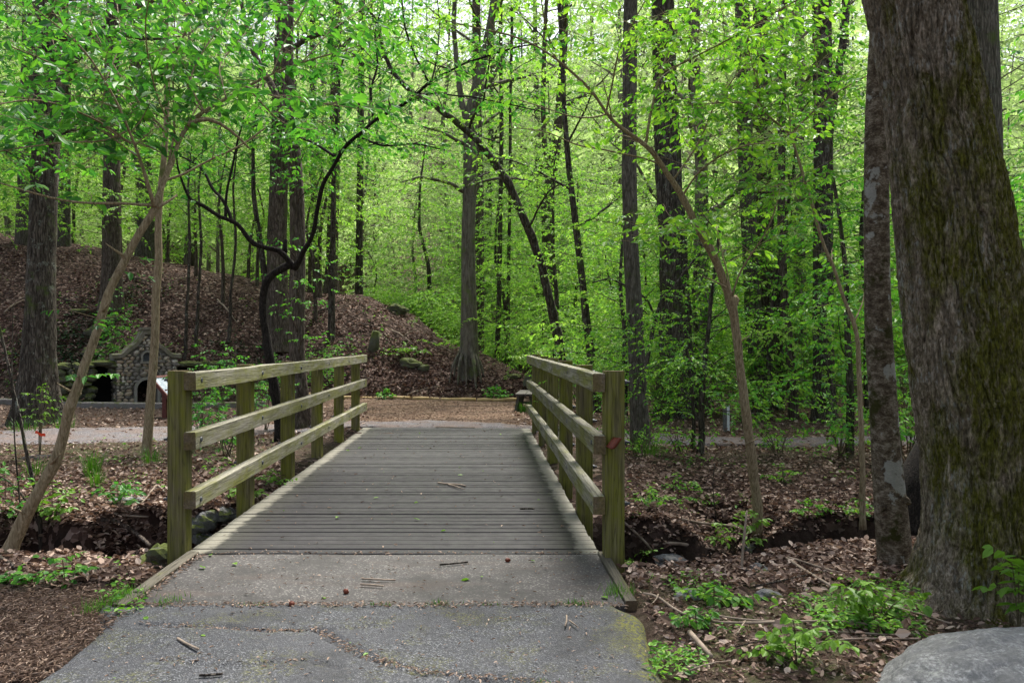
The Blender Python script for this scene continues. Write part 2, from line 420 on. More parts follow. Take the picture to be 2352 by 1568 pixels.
def gravel_mat():
    t = NT('gravel'); v = t.co(); vc = t.n('ShaderNodeTexVoronoi', Scale=60.0, Vector=v); c = t.sep(vc.outputs['Color'])[0]
    col = t.ramp(c, [(0, (.06, .054, .056)), (.5, (.115, .105, .108)), (1, (.21, .195, .2))])
    col = t.mix(t.ramp(t.noise(v, 1.8, 6, .7), [(.43, 0), (.56, .8)]), col, t.ramp(t.noise(v, 45, 3), [(.4, (.08, .056, .045)), (.65, (.22, .165, .145))]))
    return t.pbr(col, .9, t.bump(vc.outputs['Distance'], .6, .012), .2)
M['gravel'] = gravel_mat()

def asphalt_mat():
    t = NT('worn_asphalt'); v = t.co(); vc = t.n('ShaderNodeTexVoronoi', Scale=135.0, Vector=v); c = t.sep(vc.outputs['Color'])[0]
    col = t.ramp(c, [(0, (.013, .0135, .0155)), (.45, (.042, .044, .050)), (.8, (.10, .103, .113)), (1, (.27, .27, .285))])
    fine = t.noise(v, 160, 3, .7)
    col = t.mix(t.ramp(fine, [(.4, .55), (.6, 0)]), col, (.05, .05, .055))
    col = t.mix(t.ramp(t.noise(v, 1.7, 6, .6), [(.40, .65), (.6, 0)]), col, (.06, .06, .066))
    col = t.mix(t.ramp(t.noise(v, .9, 7, .72), [(.40, .8), (.5, 0)]), col, t.mix(fine, (.012, .012, .013), (.05, .05, .053)))
    col = t.mix(t.ramp(t.noise(v, 24, 5, .7), [(.55, 0), (.7, .5)]), col, (.10, .09, .08))
    x = t.sep(v)[0]; y = t.sep(v)[1]
    xe = t.math('ADD', x, t.math('MULTIPLY', t.noise(v, 5, 6, .7), .7))
    moss = t.math('MULTIPLY', t.ramp(t.math('SUBTRACT', xe, .35), [(.72, 0), (.84, 1)]), t.ramp(t.noise(v, 45, 4, .75), [(.44, 0), (.54, 1)]))
    spots = t.math('MULTIPLY', t.ramp(t.noise(v, 3.4, 6, .75), [(.50, 0), (.62, 1)]), t.ramp(t.noise(v, 70, 3), [(.48, 0), (.58, .45)]))
    mc = t.mix(t.noise(v, 90, 2), (.05, .055, .006), (.22, .21, .03))
    col = t.mix(t.math('MAXIMUM', moss, spots), col, mc)
    return t.pbr(col, .8, t.bump(t.math('ADD', vc.outputs['Distance'], fine), .7, .006), .35)
M['asphalt'] = asphalt_mat()

def concrete_mat():
    t = NT('old_concrete'); v = t.co(); a = t.noise(v, 2.2, 6, .65); f = t.noise(v, 150, 4, .75); s = t.noise(t.co((.6, 3, 1)), 2, 5)
    col = t.ramp(f, [(.36, (.027, .0245, .024)), (.5, (.055, .049, .047)), (.66, (.115, .105, .10))])
    mid = t.noise(v, 26, 5, .7)
    col = t.mix(t.ramp(mid, [(.36, .55), (.52, 0)]), col, (.03, .027, .025))
    vs = t.n('ShaderNodeTexVoronoi', Scale=95.0, Vector=v); col = t.mix(t.ramp(t.sep(vs.outputs['Color'])[1], [(.86, 0), (.9, .7)]), col, (.2, .185, .17))
    col = t.mix(t.ramp(t.noise(v, 1.1, 6, .75), [(.38, .75), (.5, 0)]), col, (.026, .024, .022))
    col = t.mix(t.ramp(a, [(.36, .55), (.56, 0)]), col, (.026, .023, .0215))
    col = t.mix(t.ramp(s, [(.52, 0), (.7, .45)]), col, (.08, .055, .043))
    return t.pbr(col, .75, t.bump(f, .4, .003), .35)
M['concrete'] = concrete_mat()

def deck_mat():
    t = NT('deck_boards'); v = t.co(); g = t.n('ShaderNodeNewGeometry'); p = t.sep(v)
    gr = t.noise(t.co((1.6, 55, 30)), 1.0, 6, .65, .3)
    col = t.ramp(gr, [(.3, (.007, .0056, .0072)), (.5, (.0115, .0093, .0118)), (.72, (.023, .0188, .0232))])
    r = g.outputs['Random Per Island']
    col = t.mix(t.math('MULTIPLY', t.math('SUBTRACT', 1.0, r), .6), col, (.011, .009, .0108))
    col = t.mix(t.ramp(t.noise(t.co((.7, 2.2, 1)), 3.5, 6, .7), [(.5, 0), (.66, .6)]), col, (.045, .04, .04))
    col = t.mix(t.ramp(t.noise(t.co((1, .5, 1)), 1.6, 5, .6), [(.42, .5), (.62, 0)]), col, (.011, .009, .011))
    # dry silt along both edges of the deck
    cx = t.math('ABSOLUTE', t.math('SUBTRACT', p[0], 0.0))
    e = t.math('ADD', cx, t.math('MULTIPLY', t.noise(v, 9, 5, .7), .22))
    e2 = t.math('ADD', cx, t.math('MULTIPLY', t.noise(v, 2.5, 5, .7), .5))
    col = t.mix(t.math('MULTIPLY', t.ramp(t.math('SUBTRACT', e2, .8), [(.55, 0), (.9, .45)]), t.noise(v, 50, 3)), col, (.07, .07, .03))
    col = t.mix(t.ramp(t.math('SUBTRACT', e, .6), [(.89, 0), (.94, .9)]), col, t.mix(t.noise(v, 70, 4), (.13, .118, .09), (.27, .25, .2)))
    ro = t.ramp(t.noise(v, 6, 5), [(.3, .5), (.7, .75)])
    return t.pbr(col, ro, t.bump(gr, .35, .003), .3)
M['deck'] = deck_mat()
# ------------------------------------------------------------------ terrain
_cp = np.array([(-1400, 36, 380), (-400, 32, 480), (0, 32, 556), (300, 31, 598), (500, 30, 636), (700, 29.5, 668), (850, 29, 682), (950, 28, 728),
                (1050, 26.5, 788), (1150, 25, 826), (1215, 24.5, 856), (1330, 24.5, 893), (3400, 24.5, 893)], float)
_cX = (_cp[:, 0] - CX) * _cp[:, 1] / F
_cZ = EYE - (_cp[:, 2] - CY) * _cp[:, 1] / F
_cZ[-2:] = 0
_LY = np.array([-60, 5.4, 6.6, 7.3, 7.62, 7.74, 9, 11, 400]); _LZ = np.array([0, 0, -.27, -.55, -.62, -.06, -.03, 0, 0])
_RY = np.array([-60, 5.5, 6.1, 6.7, 8.05, 8.38, 9.5, 11.2, 400]); _RZ = np.array([0, 0, -.45, -1.1, -1.15, -.27, -.15, 0, 0])

def ground_z(X, Y, rough=True):
    X, Y = np.broadcast_arrays(np.asarray(X, float), np.asarray(Y, float))
    Yn = np.interp(X, [-6, -3.6, -2.7, -2.0, .9, 1.9, 2.6, 3.4, 8, 30], [6.7, 6.2, 5.5, 5.4, 5.5, 5.9, 6.4, 6.7, 7.5, 8.5])
    wob = .42 * vnoise(X * .8, X * 0, 0, 3) + .22 * vnoise(X * 2.1, X * 0, 0, 4) + .1 * vnoise(X * 5, X * 0, 0, 6)
    shl = np.clip(1 - (Y - 5.4) / 2.2, 0, 1) * (Yn - 5.4)
    shr = np.clip(1 - (Y - 5.5) / 3.2, 0, 1) * (Yn - 5.5)
    zl = np.interp(Y - shl - wob * sstep(6, 7.2, Y), _LY, _LZ); zr = np.interp(Y - shr - wob * sstep(6, 7.2, Y), _RY, _RZ)
    # deeper hollow under the left bank
    zl = zl - .3 * np.exp(-((X + 3.05) / .75) ** 2 - ((Y - 7.42) / .22) ** 2)
    gz_ = sstep(-.1, .6, vnoise(X * 1.15, Y * 0, 0, 171))
    zs = np.interp(Y - shr - .5 * wob * sstep(6, 7.2, Y), _RY, [0, 0, -.45, -1.1, -1.02, -.72, -.33, 0, 0])
    zr = zr * (1 - gz_) + zs * gz_
    w = sstep(-2.0, .6, X)
    z = zl * (1 - w) + zr * w
    fade = sstep(30, 14, np.abs(X))
    z = z * (.3 + .7 * fade)
    # leafy mound
    zc = np.interp(X, _cX, _cZ); yc = np.interp(X, _cX, _cp[:, 1])
    yb = np.interp(X, [-14, -10.5, -9.6, -7.4, -6.4, -5], [22.0, 22.0, 21.2, 21.2, 22.2, 22.5])
    t = np.clip((Y - yb) / (yc - yb), 0, 1)
    mound = zc * np.sin(t * math.pi / 2) ** .9
    mound = np.where(Y > yc, zc - np.clip((Y - yc) * .10, 0, zc * .55), mound)
    far = .41 * np.clip(Y - 37, 0, 200) ** 1.06 * (1 - .25 * sstep(75, 140, Y)) + 1.6 * vnoise(X * .04, Y * .04, 0, 8) * sstep(36, 60, Y)
    lo = sstep(20, 36, Y) * .8 * sstep(1, 8, X)
    z = z + np.maximum(np.maximum(mound, far), lo)
    z = z + .10 * np.clip(-X - 6, 0, 30) * sstep(21, 24, Y) * .3
    if rough:
        hill = sstep(21.5, 24, Y)
        z = z + (.012 + .05 * hill) * fbm(X * 1.1, Y * 1.1, 0, 21, 4) + .012 * fbm(X * 6, Y * 6, 0, 25, 3) + .12 * hill * vnoise(X * .45, Y * .45, 0, 29)
        bank = sstep(.05, .4, -np.minimum(z, 0))
        z = z + .09 * bank * fbm(X * 2.2, Y * 2.2, 0, 31, 4)
    return z

def line_set(segs):
    r = [segs[0][0]]
    for a, b, d0, d1 in segs:
        x = a
        while x < b - 1e-6:
            d = d0 + (d1 - d0) * (x - a) / (b - a); x = min(b, x + d); r.append(x)
    return np.array(r)

gx = line_set([(-170, -30, 12, 1.6), (-30, -12, 1.2, .3), (-12, -4.6, .28, .07), (-4.6, 4.6, .06, .06), (4.6, 12, .07, .35), (12, 35, .4, 1.6), (35, 170, 1.8, 12)])
gy = line_set([(-60, 0, 9, .5), (0, 4.5, .4, .07), (4.5, 11.5, .055, .06), (11.5, 34, .07, .3), (34, 120, .35, 2.0), (120, 260, 2.5, 12)])
XX, YY = np.meshgrid(gx, gy)
under = (XX > -2.3) & (XX < .95)
ZZ = ground_z(XX, YY)
ZZ = np.where(under & (YY < 6.1) & (YY > 2.2), np.minimum(ZZ, -.02), ZZ)
ZZ = np.where((XX > -2.12) & (XX < .85) & (YY < 5.95) & (YY > 4.95), np.minimum(ZZ, -.3), ZZ)
ZZ -= .02 * ((YY < 15.3) & (XX > -2.3) & (XX < .95))
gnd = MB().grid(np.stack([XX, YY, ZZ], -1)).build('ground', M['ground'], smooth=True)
tag(gnd, kind='structure')
zone = np.zeros((XX.size, 4), np.float32); zone[:, 3] = 1
x, y, z_ = XX.ravel(), YY.ravel(), ZZ.ravel()
nz = fbm(x * .6, y * .6, 0, 41, 4)
hill = sstep(21.8, 22.8, y + .3 * nz)
rav = sstep(5.2, 6.0, y) * sstep(11.6, 10.2, y)
zone[:, 0] = np.clip(hill + rav * .85 + .55 * sstep(1.1, 1.8, x) * sstep(4.3, 5.2, y) * sstep(12, 9, y) + .25, 0, 1)
zone[:, 1] = np.clip(sstep(14.6, 15.4, y + .5 * nz) * sstep(22.8, 22.2, y) * sstep(-7, -3.5, x + nz) * sstep(4.5, 2.6, x + nz) + .75 * sstep(12, 13, y) * sstep(21.5, 20, y) * sstep(2.5, 5, x) * sstep(14, 10, x)
                     + .22 * sstep(5.4, 4.8, y + .2 * nz) * sstep(-1.9, -2.2, x), 0, 1)
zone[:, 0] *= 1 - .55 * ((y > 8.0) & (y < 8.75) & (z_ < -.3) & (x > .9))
zone[:, 2] = np.clip(sstep(33, 42, y) * .5 + .9 * sstep(22.5, 24.5, y) * sstep(2.0, 5, x) + .2 * sstep(9.5, 11, y) * sstep(13, 12, y) + .55 * sstep(.8, 1.2, x) * sstep(6, 5, y) * sstep(2, 3, y) + .3 * sstep(16, 14, y) * sstep(9.5, 11, y) * sstep(-2.5, -3, x), 0, 1)
ca = gnd.data.color_attributes.new('zone', 'FLOAT_COLOR', 'POINT'); ca.data.foreach_set('color', zone.ravel())

def drape(name, mat, left, right, lift, n=60, m=16, kind='structure'):
    """a path laid on the ground between two edge polylines"""
    def res(p):
        p = np.asarray(p, float); d = np.concatenate([[0], np.cumsum(np.linalg.norm(np.diff(p, axis=0), axis=1))]); t = np.linspace(0, d[-1], n)
        return np.stack([np.interp(t, d, p[:, i]) for i in range(2)], 1)
    a, b = res(left), res(right)
    w = np.linspace(0, 1, m)[None, :, None]
    P = a[:, None] * (1 - w) + b[:, None] * w
    e = np.minimum(w[..., 0], 1 - w[..., 0]) < .01
    P[..., 1] += np.where(e, .12 * fbm(P[..., 0] * 1.6, P[..., 1] * .2, 0, 51, 4), 0)
    z = ground_z(P[..., 0], P[..., 1]) + lift - .05 * e
    o = MB().grid(np.concatenate([P, z[..., None]], -1)).build(name, mat, smooth=True)
    return tag(o, kind=kind)

# gravel path crossing beyond the creek, on both sides of the far bridge end
drape('gravel_path', M['gravel'], [(-15, 11.9), (-9, 12.2), (-5, 12.9), (-2.35, 14.8)], [(-15, 14.2), (-9, 14.3), (-5, 15.2), (-2.35, 16.3)], .035, 90)
drape('gravel_path', M['gravel'], [(-2.4, 15.02), (-1, 15.03), (.2, 15.03), (1.0, 14.9)], [(-2.4, 16.2), (-1, 16.35), (.2, 15.75), (1.0, 15.3)], .022, 40)
drape('gravel_path', M['gravel'], [(.95, 14.0), (2.2, 12.6), (4, 12.2), (9, 12.6), (16, 13.2)], [(.95, 15.4), (2.4, 14.0), (4, 13.2), (9, 13.5), (16, 14.1)], .035, 80)

# asphalt path in front, rounded shoulders and a cracked surface
def asphalt():
    ys = np.concatenate([np.linspace(-6, 2.2, 20), np.linspace(2.24, 4.825, 110)])
    us = np.concatenate([[-1, -.992, -.98], np.linspace(-.965, .965, 120), [.98, .992, 1]])
    Y, U = np.meshgrid(ys, us, indexing='ij')
    L = np.interp(ys, [-6, 3.4, 3.9, 4.4, 4.65, 4.83], [-2.2, -2.12, -2.08, -2.1, -2.2, -2.3]) + .03 * fbm(ys * 2.2, ys * 0, 0, 61, 4)
    Rr = np.interp(ys, [-6, 3.4, 3.9, 4.3, 4.65, 4.83], [.84, .86, .88, .91, .92, .84]) + .025 * fbm(ys * 2.2, ys * 0, 0, 66, 4)
    X = L[:, None] + (U + 1) / 2 * (Rr - L)[:, None]
    Z = .006 + .012 * fbm(X * .9, Y * .9, 0, 63, 3) * sstep(4.8, 4.3, Y)
    # sunken cracks
    def crack(pts, w, d):
        pts = np.array(pts); best = np.full(X.shape, 9.0)
        for a, b in zip(pts[:-1], pts[1:]):
            ab = b - a; t = np.clip(((X - a[0]) * ab[0] + (Y - a[1]) * ab[1]) / (ab @ ab), 0, 1)
            best = np.minimum(best, np.hypot(X - a[0] - t * ab[0], Y - a[1] - t * ab[1]))
        best = best + .012 * fbm(X * 11, Y * 11, 0, 67, 3)
        return -d * np.exp(-(best / w) ** 2)
    Z += crack([(-.9, 4.42), (-.75, 4.24), (-.62, 4.08), (-.5, 4.0), (-.3, 3.86), (-.02, 3.8), (.2, 3.76), (.42, 3.66), (.75, 3.62)], .03, .034)
    Z += crack([(-1.9, 4.5), (-1.5, 4.47), (-1.2, 4.4), (-.9, 4.4), (-.6, 4.5)], .022, .02)
    Z += crack([(-1.6, 4.0), (-1.2, 3.9), (-.9, 4.0), (-.7, 3.9)], .02, .014)
    Z += crack([(.2, 3.76), (.3, 4.0), (.5, 4.15), (.7, 4.4)], .018, .012)
    Z += crack([(-.02, 3.8), (-.2, 3.7), (-.3, 3.55)], .026, .022)
    edge = 1 - np.minimum((U + 1), (1 - U)) / .035
    Z -= .035 * np.clip(edge, 0, 1) ** 2
    Z -= .03 * np.clip((np.abs(U) - .9) / .1, 0, 1) ** 2 * (X > 0) * sstep(4.6, 4.2, Y)
    o = MB().grid(np.stack([X, Y, Z], -1)).build('asphalt_path', M['asphalt'], smooth=True)
    tag(o, kind='structure')
asphalt()
# concrete slab and abutment
s_ = MB()
xs = np.linspace(-2.115, .862, 60); ysl = np.linspace(4.842, 6.0, 26); Xs, Ys = np.meshgrid(xs, ysl)
s_.grid(np.stack([Xs, Ys, .002 + .003 * fbm(Xs * 1.5, Ys * 1.5, 0, 71, 3) - .006 * ((Ys < 4.86) | (Xs < -2.1))], -1))
s_.box((-2.115, 4.842, -.14), (.862, 6.0, -.002)); s_.box((-2.0, 5.6, -1.6), (.80, 5.98, -.142))
tag(s_.build('concrete_apron', M['concrete']), kind='structure')
s2 = MB(); s2.box((-2.2, 14.95, -.9), (.9, 15.2, -.05)); tag(s2.build('concrete_abutment', M['concrete']), kind='structure')
for nm, x0, x1, lb in (('edging_board', -2.205, -2.118, 'weathered edging board along the left side of the concrete slab by the creek hollow'),
                       ('edging_board', .866, .935, 'short weathered edging board running from the right bridge post along the concrete slab')):
    tag(MB().rough((x0, 4.80 if x0 < 0 else 4.86, -.22), (x1, 6.02, .022), 14, .006).build(nm, M['edging'], recalc=True), lb, 'edging board', 'edging boards beside the concrete slab')

# ------------------------------------------------------------------ footbridge
bridge = empty('footbridge', (-.667, 6.05, 0), 'wooden footbridge with three-rail mossy timber sides crossing the creek hollow', 'bridge')
d_ = MB(); yv = 6.03; k = 0
while yv < 15.0:
    w = .1325 + rng.uniform(-.003, .003); zt = .0 + rng.uniform(-.0035, .0025); tl = rng.uniform(-.0025, .0025)
    ex = rng.uniform(-.008, .008, 2)
    nseg = 10
    xs = np.linspace(-2.215 + ex[0], .878 + ex[1], nseg + 1)
    prof = [(0, -.038), (0, -.007), (.006, 0), (w - .006, 0), (w, -.007), (w, -.038)]
    P = np.array([[(xx, yv + a, zt + b + tl * (a / w - .5) * 2 + (.002 * vnoise(xx * 1.1, yv * 3, 0, 83) if b > -.03 else 0)) for a, b in prof] for xx in xs])
    d_.grid(P)
    n6 = d_.n
    d_.f.append(np.array([[n6 - 6, n6 - 5, n6 - 4, n6 - 3, n6 - 2, n6 - 1]])); d_.f.append(np.array([[n6 - 6 * (nseg + 1) + q for q in (5, 4, 3, 2, 1, 0)]]))
    yv += w + (rng.uniform(.004, .0075) if rng.random() > .12 else .013)
d_.build('deck', M['deck'], bridge, recalc=True)
b_ = MB()
for xx in (-2.12, -1.4, -.67, .06, .74): b_.rough((xx - .05, 6.05, -.34), (xx + .05, 14.94, -.045), 8, .002)
b_.build('joists', M['edging'], bridge, recalc=True)
LEFT_P = [6.05 + 1.702 * i for i in range(6)]; RIGHT_P = [5.83 + 1.676 * i for i in range(6)]
for side, ys in ((-1, LEFT_P), (1, RIGHT_P)):
    for i, yy in enumerate(ys):
        x0, x1 = (-2.366, -2.2275) if side < 0 else (.891, 1.034)
        top = 1.365 + rng.uniform(-.008, .008) + (.012 if side > 0 else 0)
        p = MB().rough((x0, yy, -1.0), (x1, yy + .142, top), 22, .004, axis=2, freq=3).build('post', M['post'], bridge, recalc=True)
        for zz in (1.29, .843, .405):
            bm_ = MB(); yc = yy + .071 + rng.uniform(-.012, .012); z0 = zz + rng.uniform(-.012, .012)
            xi = -2.131 if side < 0 else .802; xo = x0 - .004 if side < 0 else x1 + .004
            s = 1 if side < 0 else -1
            def disc(xa, xb, r, n=10, dome=0.0):
                bm_.tube([(xa, yc, z0), (xb, yc, z0)], [r, r * (1 - dome)], n)
            disc(xi - s * .004, xi + s * .005, .021, 12, .25)
            disc(xo + s * .012, xo - s * .004, .03, 12); disc(xo, xo - s * .022, .019, 6); disc(xo - s * .02, xo - s * .045, .009, 8)
            disc(xi, xo, .008, 6)
            bm_.build('bolt', M['bolt'], p, off=bridge.location, recalc=True)
    for zz in (1.29, .843, .405):
        y0, y1 = (ys[0] - .045, ys[-1] + .39) if side < 0 else (ys[0] - .03, ys[-1] + .25)
        x0, x1 = (-2.2245, -2.134) if side < 0 else (.800, .888)
        hh = .066
        r = MB().rough((x0, y0, zz - hh), (x1, y1, zz + hh), 110, .012, freq=1.1)
        r.build('rail', M['rail'], bridge, recalc=True)

# ------------------------------------------------------------------ stone spring house in the hillside
SH = np.array([at(338, 922, 20.9)[0], 20.9, .03]); SA = math.radians(31); SR = rotz(SA)
house = empty('spring_house', SH, 'small rubble stone spring house with curved gable and arched opening in the leafy bank', 'stone spring house')
def gable(u):
    return np.interp(np.abs(u), [0, .07, .12, .2, .28, .36, .44, .52, .6, .80], [1.80, 1.80, 1.70, 1.55, 1.45, 1.40, 1.34, 1.25, 1.19, 1.17])
def inside_arch(u, v, hw, v0, v1, grow=0.0):
    hw = hw + grow; vs = v1 - hw + grow
    return (np.abs(u) < hw) & (v > v0) & ((v < vs) | (u * u + (v - vs) ** 2 < hw * hw))
H = lambda p: np.asarray(p, float) @ SR.T + SH
w_ = MB()   # wall body: front mortar face with the two openings left out, sides, back
du = .02; us = np.arange(-.74, .741, du); vs = np.arange(0, 1.82, du)
Uc, Vc = np.meshgrid((us[:-1] + us[1:]) / 2, (vs[:-1] + vs[1:]) / 2, indexing='ij')
keep = (Vc < gable(Uc)) & ~inside_arch(Uc, Vc, .27, -1, .64) & ~inside_arch(Uc, Vc, .13, 1.07, 1.33)
G = np.stack(np.meshgrid(us, [0.0], vs, indexing='ij'), -1)[:, 0]
G[..., 1] = .012 * fbm(G[..., 0] * 7, G[..., 2] * 7, 0, 91, 3)
idx = np.arange(len(us) * len(vs)).reshape(len(us), len(vs))
f = np.stack([idx[:-1, :-1], idx[1:, :-1], idx[1:, 1:], idx[:-1, 1:]], -1)[keep]
w_.add(H(G.reshape(-1, 3)), f)
for sx in (-1, 1): w_.box((sx * .74, 0, 0), (sx * .66, 1.3, 1.18), SR, SH)
w_.box((-.655, 1.2, 0), (.655, 1.3, 1.15), SR, SH)
w_.build('wall', M['mortar'], house)
st = MB(); sd = 0; rows = []; v = .03
cells = []
while v < 1.75:
    hgt = rng.uniform(.07, .13); u = -.735
    while u < .72:
        wd = rng.uniform(.07, .2); cells.append((u + wd / 2, v + hgt / 2, wd, hgt)); u += wd + .022
    v += hgt * .86
for (u, v, wd, hg) in cells:
    if v + hg * .2 > gable(u) - .07 or inside_arch(np.array(u), np.array(v), .27, -1, .64, .05) or inside_arch(np.array(u), np.array(v), .13, 1.0, 1.33, .06): continue
    if abs(u) > .74: continue
    sd += 1
    blob(st, H((u, -.012, v)), (wd / 2 * 1.0, .045, hg / 2), sd, 12, 7, .22, 1.4, 0, SR @ roty(rng.uniform(-.35, .35)))
for k in range(70):
    sd += 1; sx = -1 if k % 2 else 1
    blob(st, H((sx * .745, rng.uniform(.06, .9), rng.uniform(.06, 1.1))), (.03, rng.uniform(.05, .1), rng.uniform(.035, .06)), sd, 10, 6, .25, 1.4, 0, SR)
st.build('stone_facing', M['masonry'], house, smooth=True)
jm = MB()  # raised mortar ribbons snaking between the stones
for k in range(46):
    u0, v0 = rng.uniform(-.68, .68), rng.uniform(.08, 1.5); a = rng.uniform(0, 6.28); pts = []
    for q in range(9):
        pts.append((u0, -.052 - .006 * rng.random(), v0)); a += rng.uniform(-.75, .75); u0 += .035 * math.cos(a); v0 += .026 * math.sin(a)
    pts = np.array(pts)
    ok = (np.abs(pts[:, 0]) < .7) & (pts[:, 2] < gable(pts[:, 0]) - .08) & (pts[:, 2] > .03) & ~inside_arch(pts[:, 0], pts[:, 2], .27, -1, .64, .07) & ~inside_arch(pts[:, 0], pts[:, 2], .13, 1.0, 1.33, .07)
    if ok.all(): jm.tube(H(pts), .011, 5)
jm.build('mortar_joint', M['archstone'], house, smooth=True)['kind'] = 'stuff'
cp = MB()  # coping that follows the curved gable
ug = np.concatenate([np.linspace(-.84, -.60, 6), np.linspace(-.58, -.085, 26), [-.075]]); ug = np.concatenate([ug, -ug[::-1]])
vg = gable(ug); pr = [(-.075, -.035), (-.085, .055), (.10, .085), (.5, .085), (.5, -.035)]
tn = np.stack([np.gradient(ug), np.gradient(vg)], 1); tn /= np.linalg.norm(tn, axis=1, keepdims=True)
P = np.array([[H((uu - t[1] * b, a, vv + t[0] * b + .02)) for a, b in pr] for uu, vv, t in zip(ug, vg, tn)])
P = np.concatenate([P, P[:, :1]], 1); cp.grid(P)
for q in (0, len(ug) - 1): cp.add(P[q][:5], np.array([[0, 1, 2, 3, 4]]))
cp.build('coping', M['coping'], house, recalc=True)
MB().rough((-.14, -.1, 1.89), (.14, .5, 1.955), 6, .006, SR, SH, axis=1).build('cap_stone', M['coping'], house, recalc=True)
def arch_band(hw, v0, v1, wid, y0, y1, n=22):
    th = np.linspace(0, math.pi, n); vsx = v1 - hw
    inn = [(hw, v0)] + [(hw * math.cos(a), vsx + hw * math.sin(a)) for a in th] + [(-hw, v0)]
    out = [(hw + wid, v0)] + [((hw + wid) * math.cos(a), vsx + (hw + wid) * math.sin(a)) for a in th] + [(-hw - wid, v0)]
    P = np.array([[H((i[0], y1, i[1])), H((i[0], y0, i[1])), H((o[0], y0, o[1])), H((o[0], y1, o[1]))] for i, o in zip(inn, out)])
    return MB().grid(P)
a1 = arch_band(.245, 0, .60, .075, -.068, .35).build('arch_surround', M['archstone'], house)
a2 = arch_band(.105, 1.075, 1.305, .05, -.075, .12); a2.box((-.175, -.08, 1.02), (.175, .1, 1.075), SR, SH)
a2.build('niche_surround', M['archstone'], house)
MB().box((-.14, .06, 1.07), (.14, .1, 1.34), SR, SH).build('niche_panel', simple('slate_panel', (.05, .055, .062), (.12, .13, .14), 20), house)
cv = MB(); cv.box((-.6, .36, 0), (.6, .38, .62), SR, SH) if False else None
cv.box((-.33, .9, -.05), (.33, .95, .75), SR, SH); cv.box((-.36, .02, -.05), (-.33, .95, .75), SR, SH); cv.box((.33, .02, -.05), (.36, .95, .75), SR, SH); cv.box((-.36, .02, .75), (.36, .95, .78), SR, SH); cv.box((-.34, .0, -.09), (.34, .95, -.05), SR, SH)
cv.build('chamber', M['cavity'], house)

# low dry stone wing walls with dark openings on either side
def wing(label, u0, u1, o0, o1, hgt, y0):
    e = empty('retaining_wall', H(((u0 + u1) / 2, y0, 0)), label, 'stone wall', 'dry stone walls beside the spring house')
    m = MB(); sd = int(abs(u0) * 1000)
    v = 0.0
    while v < hgt - .06:
        u = u0; hh = rng.uniform(.13, .2)
        while u < u1:
            wd = rng.uniform(.18, .42)
            if not (o0 < u + wd / 2 < o1 and v < hgt - .16):
                sd += 1; blob(m, H((u + wd / 2, y0 + rng.uniform(-.05, .05), v + hh / 2)), (wd / 2 * 1.08, .2, hh / 2 * 1.08), sd, 14, 8, .28, 1.5, .45, SR @ rotz(rng.uniform(-.2, .2)))
            u += wd * .93
        v += hh * .88
    m.build('stones', M['mossrock'], e)
    l = MB(); blob(l, H(((o0 + o1) / 2, y0 + .02, hgt - .02)), ((o1 - o0) / 2 + .14, .26, .085), sd + 9, 20, 9, .16, 2, .3, SR); l.build('lintel', M['mossrock'], e)
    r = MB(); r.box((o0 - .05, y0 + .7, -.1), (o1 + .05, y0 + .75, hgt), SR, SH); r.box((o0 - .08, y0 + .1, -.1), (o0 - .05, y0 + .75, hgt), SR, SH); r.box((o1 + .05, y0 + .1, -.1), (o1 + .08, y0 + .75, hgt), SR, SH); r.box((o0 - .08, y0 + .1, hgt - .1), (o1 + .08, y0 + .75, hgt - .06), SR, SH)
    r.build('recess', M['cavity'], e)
wing('mossy dry stone wall with a tall black opening left of the spring house', -2.1, -.74, -1.22, -.76, 1.05, .18)
wing('mossy dry stone wall with a dark slot right of the spring house behind the bridge post', .76, 2.1, .8, 1.35, 1.0, .22)

# curved concrete kerb in front of it
def kerb():
    pts = [at(-30, 918, 21.0), at(60, 921, 20.8), at(123, 927, 20.2), at(200, 932, 19.7), at(330, 935, 19.5), at(450, 935, 19.5), at(540, 933, 19.7), at(603, 929, 20.1)]
    p = np.array(pts); t = np.linspace(0, len(p) - 1, 60)
    c = np.stack([np.interp(t, range(len(p)), p[:, i]) for i in range(2)], 1)
    for _ in range(4): c[1:-1] = (c[:-2] + c[1:-1] * 2 + c[2:]) / 4
    T = np.gradient(c, axis=0); T /= np.linalg.norm(T, axis=1, keepdims=True); Nn = np.stack([-T[:, 1], T[:, 0]], 1)
    pr = [(-.14, -.1), (-.14, .115), (-.12, .135), (.12, .135), (.14, .115), (.14, -.1)]
    P = np.array([[(*(q + n * a), b + .004 * vnoise(i * .7, a * 9, 0, 97)) for a, b in pr] for i, (q, n) in enumerate(zip(c, Nn))])
    m = MB().grid(P); m.add(P[0], np.array([[0, 1, 2, 3, 4, 5]])); m.add(P[-1], np.array([[5, 4, 3, 2, 1, 0]]))
    tag(m.build('stone_kerb', M['kerbstone'], off=P[0][0], recalc=True), 'low grey concrete kerb curving along the ground before the stone spring house', 'kerb')
kerb()

# tilted information panel
sc = at(392, 890, 17.2); sg = empty('information_sign', (sc[0], sc[1], 0), 'tilted reading panel in a dark red frame on posts near the spring house', 'information sign')
RS = rotz(-.12) @ roty(math.radians(47))
fr_ = MB()
for a, b in (((-.33, -.46, -.03), (.33, -.41, .03)), ((-.33, .41, -.03), (.33, .46, .03)), ((-.33, -.41, -.03), (-.28, .41, .03)), ((.28, -.41, -.03), (.33, .41, .03))): fr_.box(a, b, RS, sc)
fr_.build('frame', M['signframe'], sg)
MB().box((-.279, -.409, -.02), (.279, .409, .015), RS, sc).build('panel', M['panel'], sg)
for yy in (-.3, .3): MB().box((sc[0] - .05, sc[1] + yy - .04, -.1), (sc[0] + .03, sc[1] + yy + .04, sc[2] - .02)).build('leg', M['signframe'], sg)

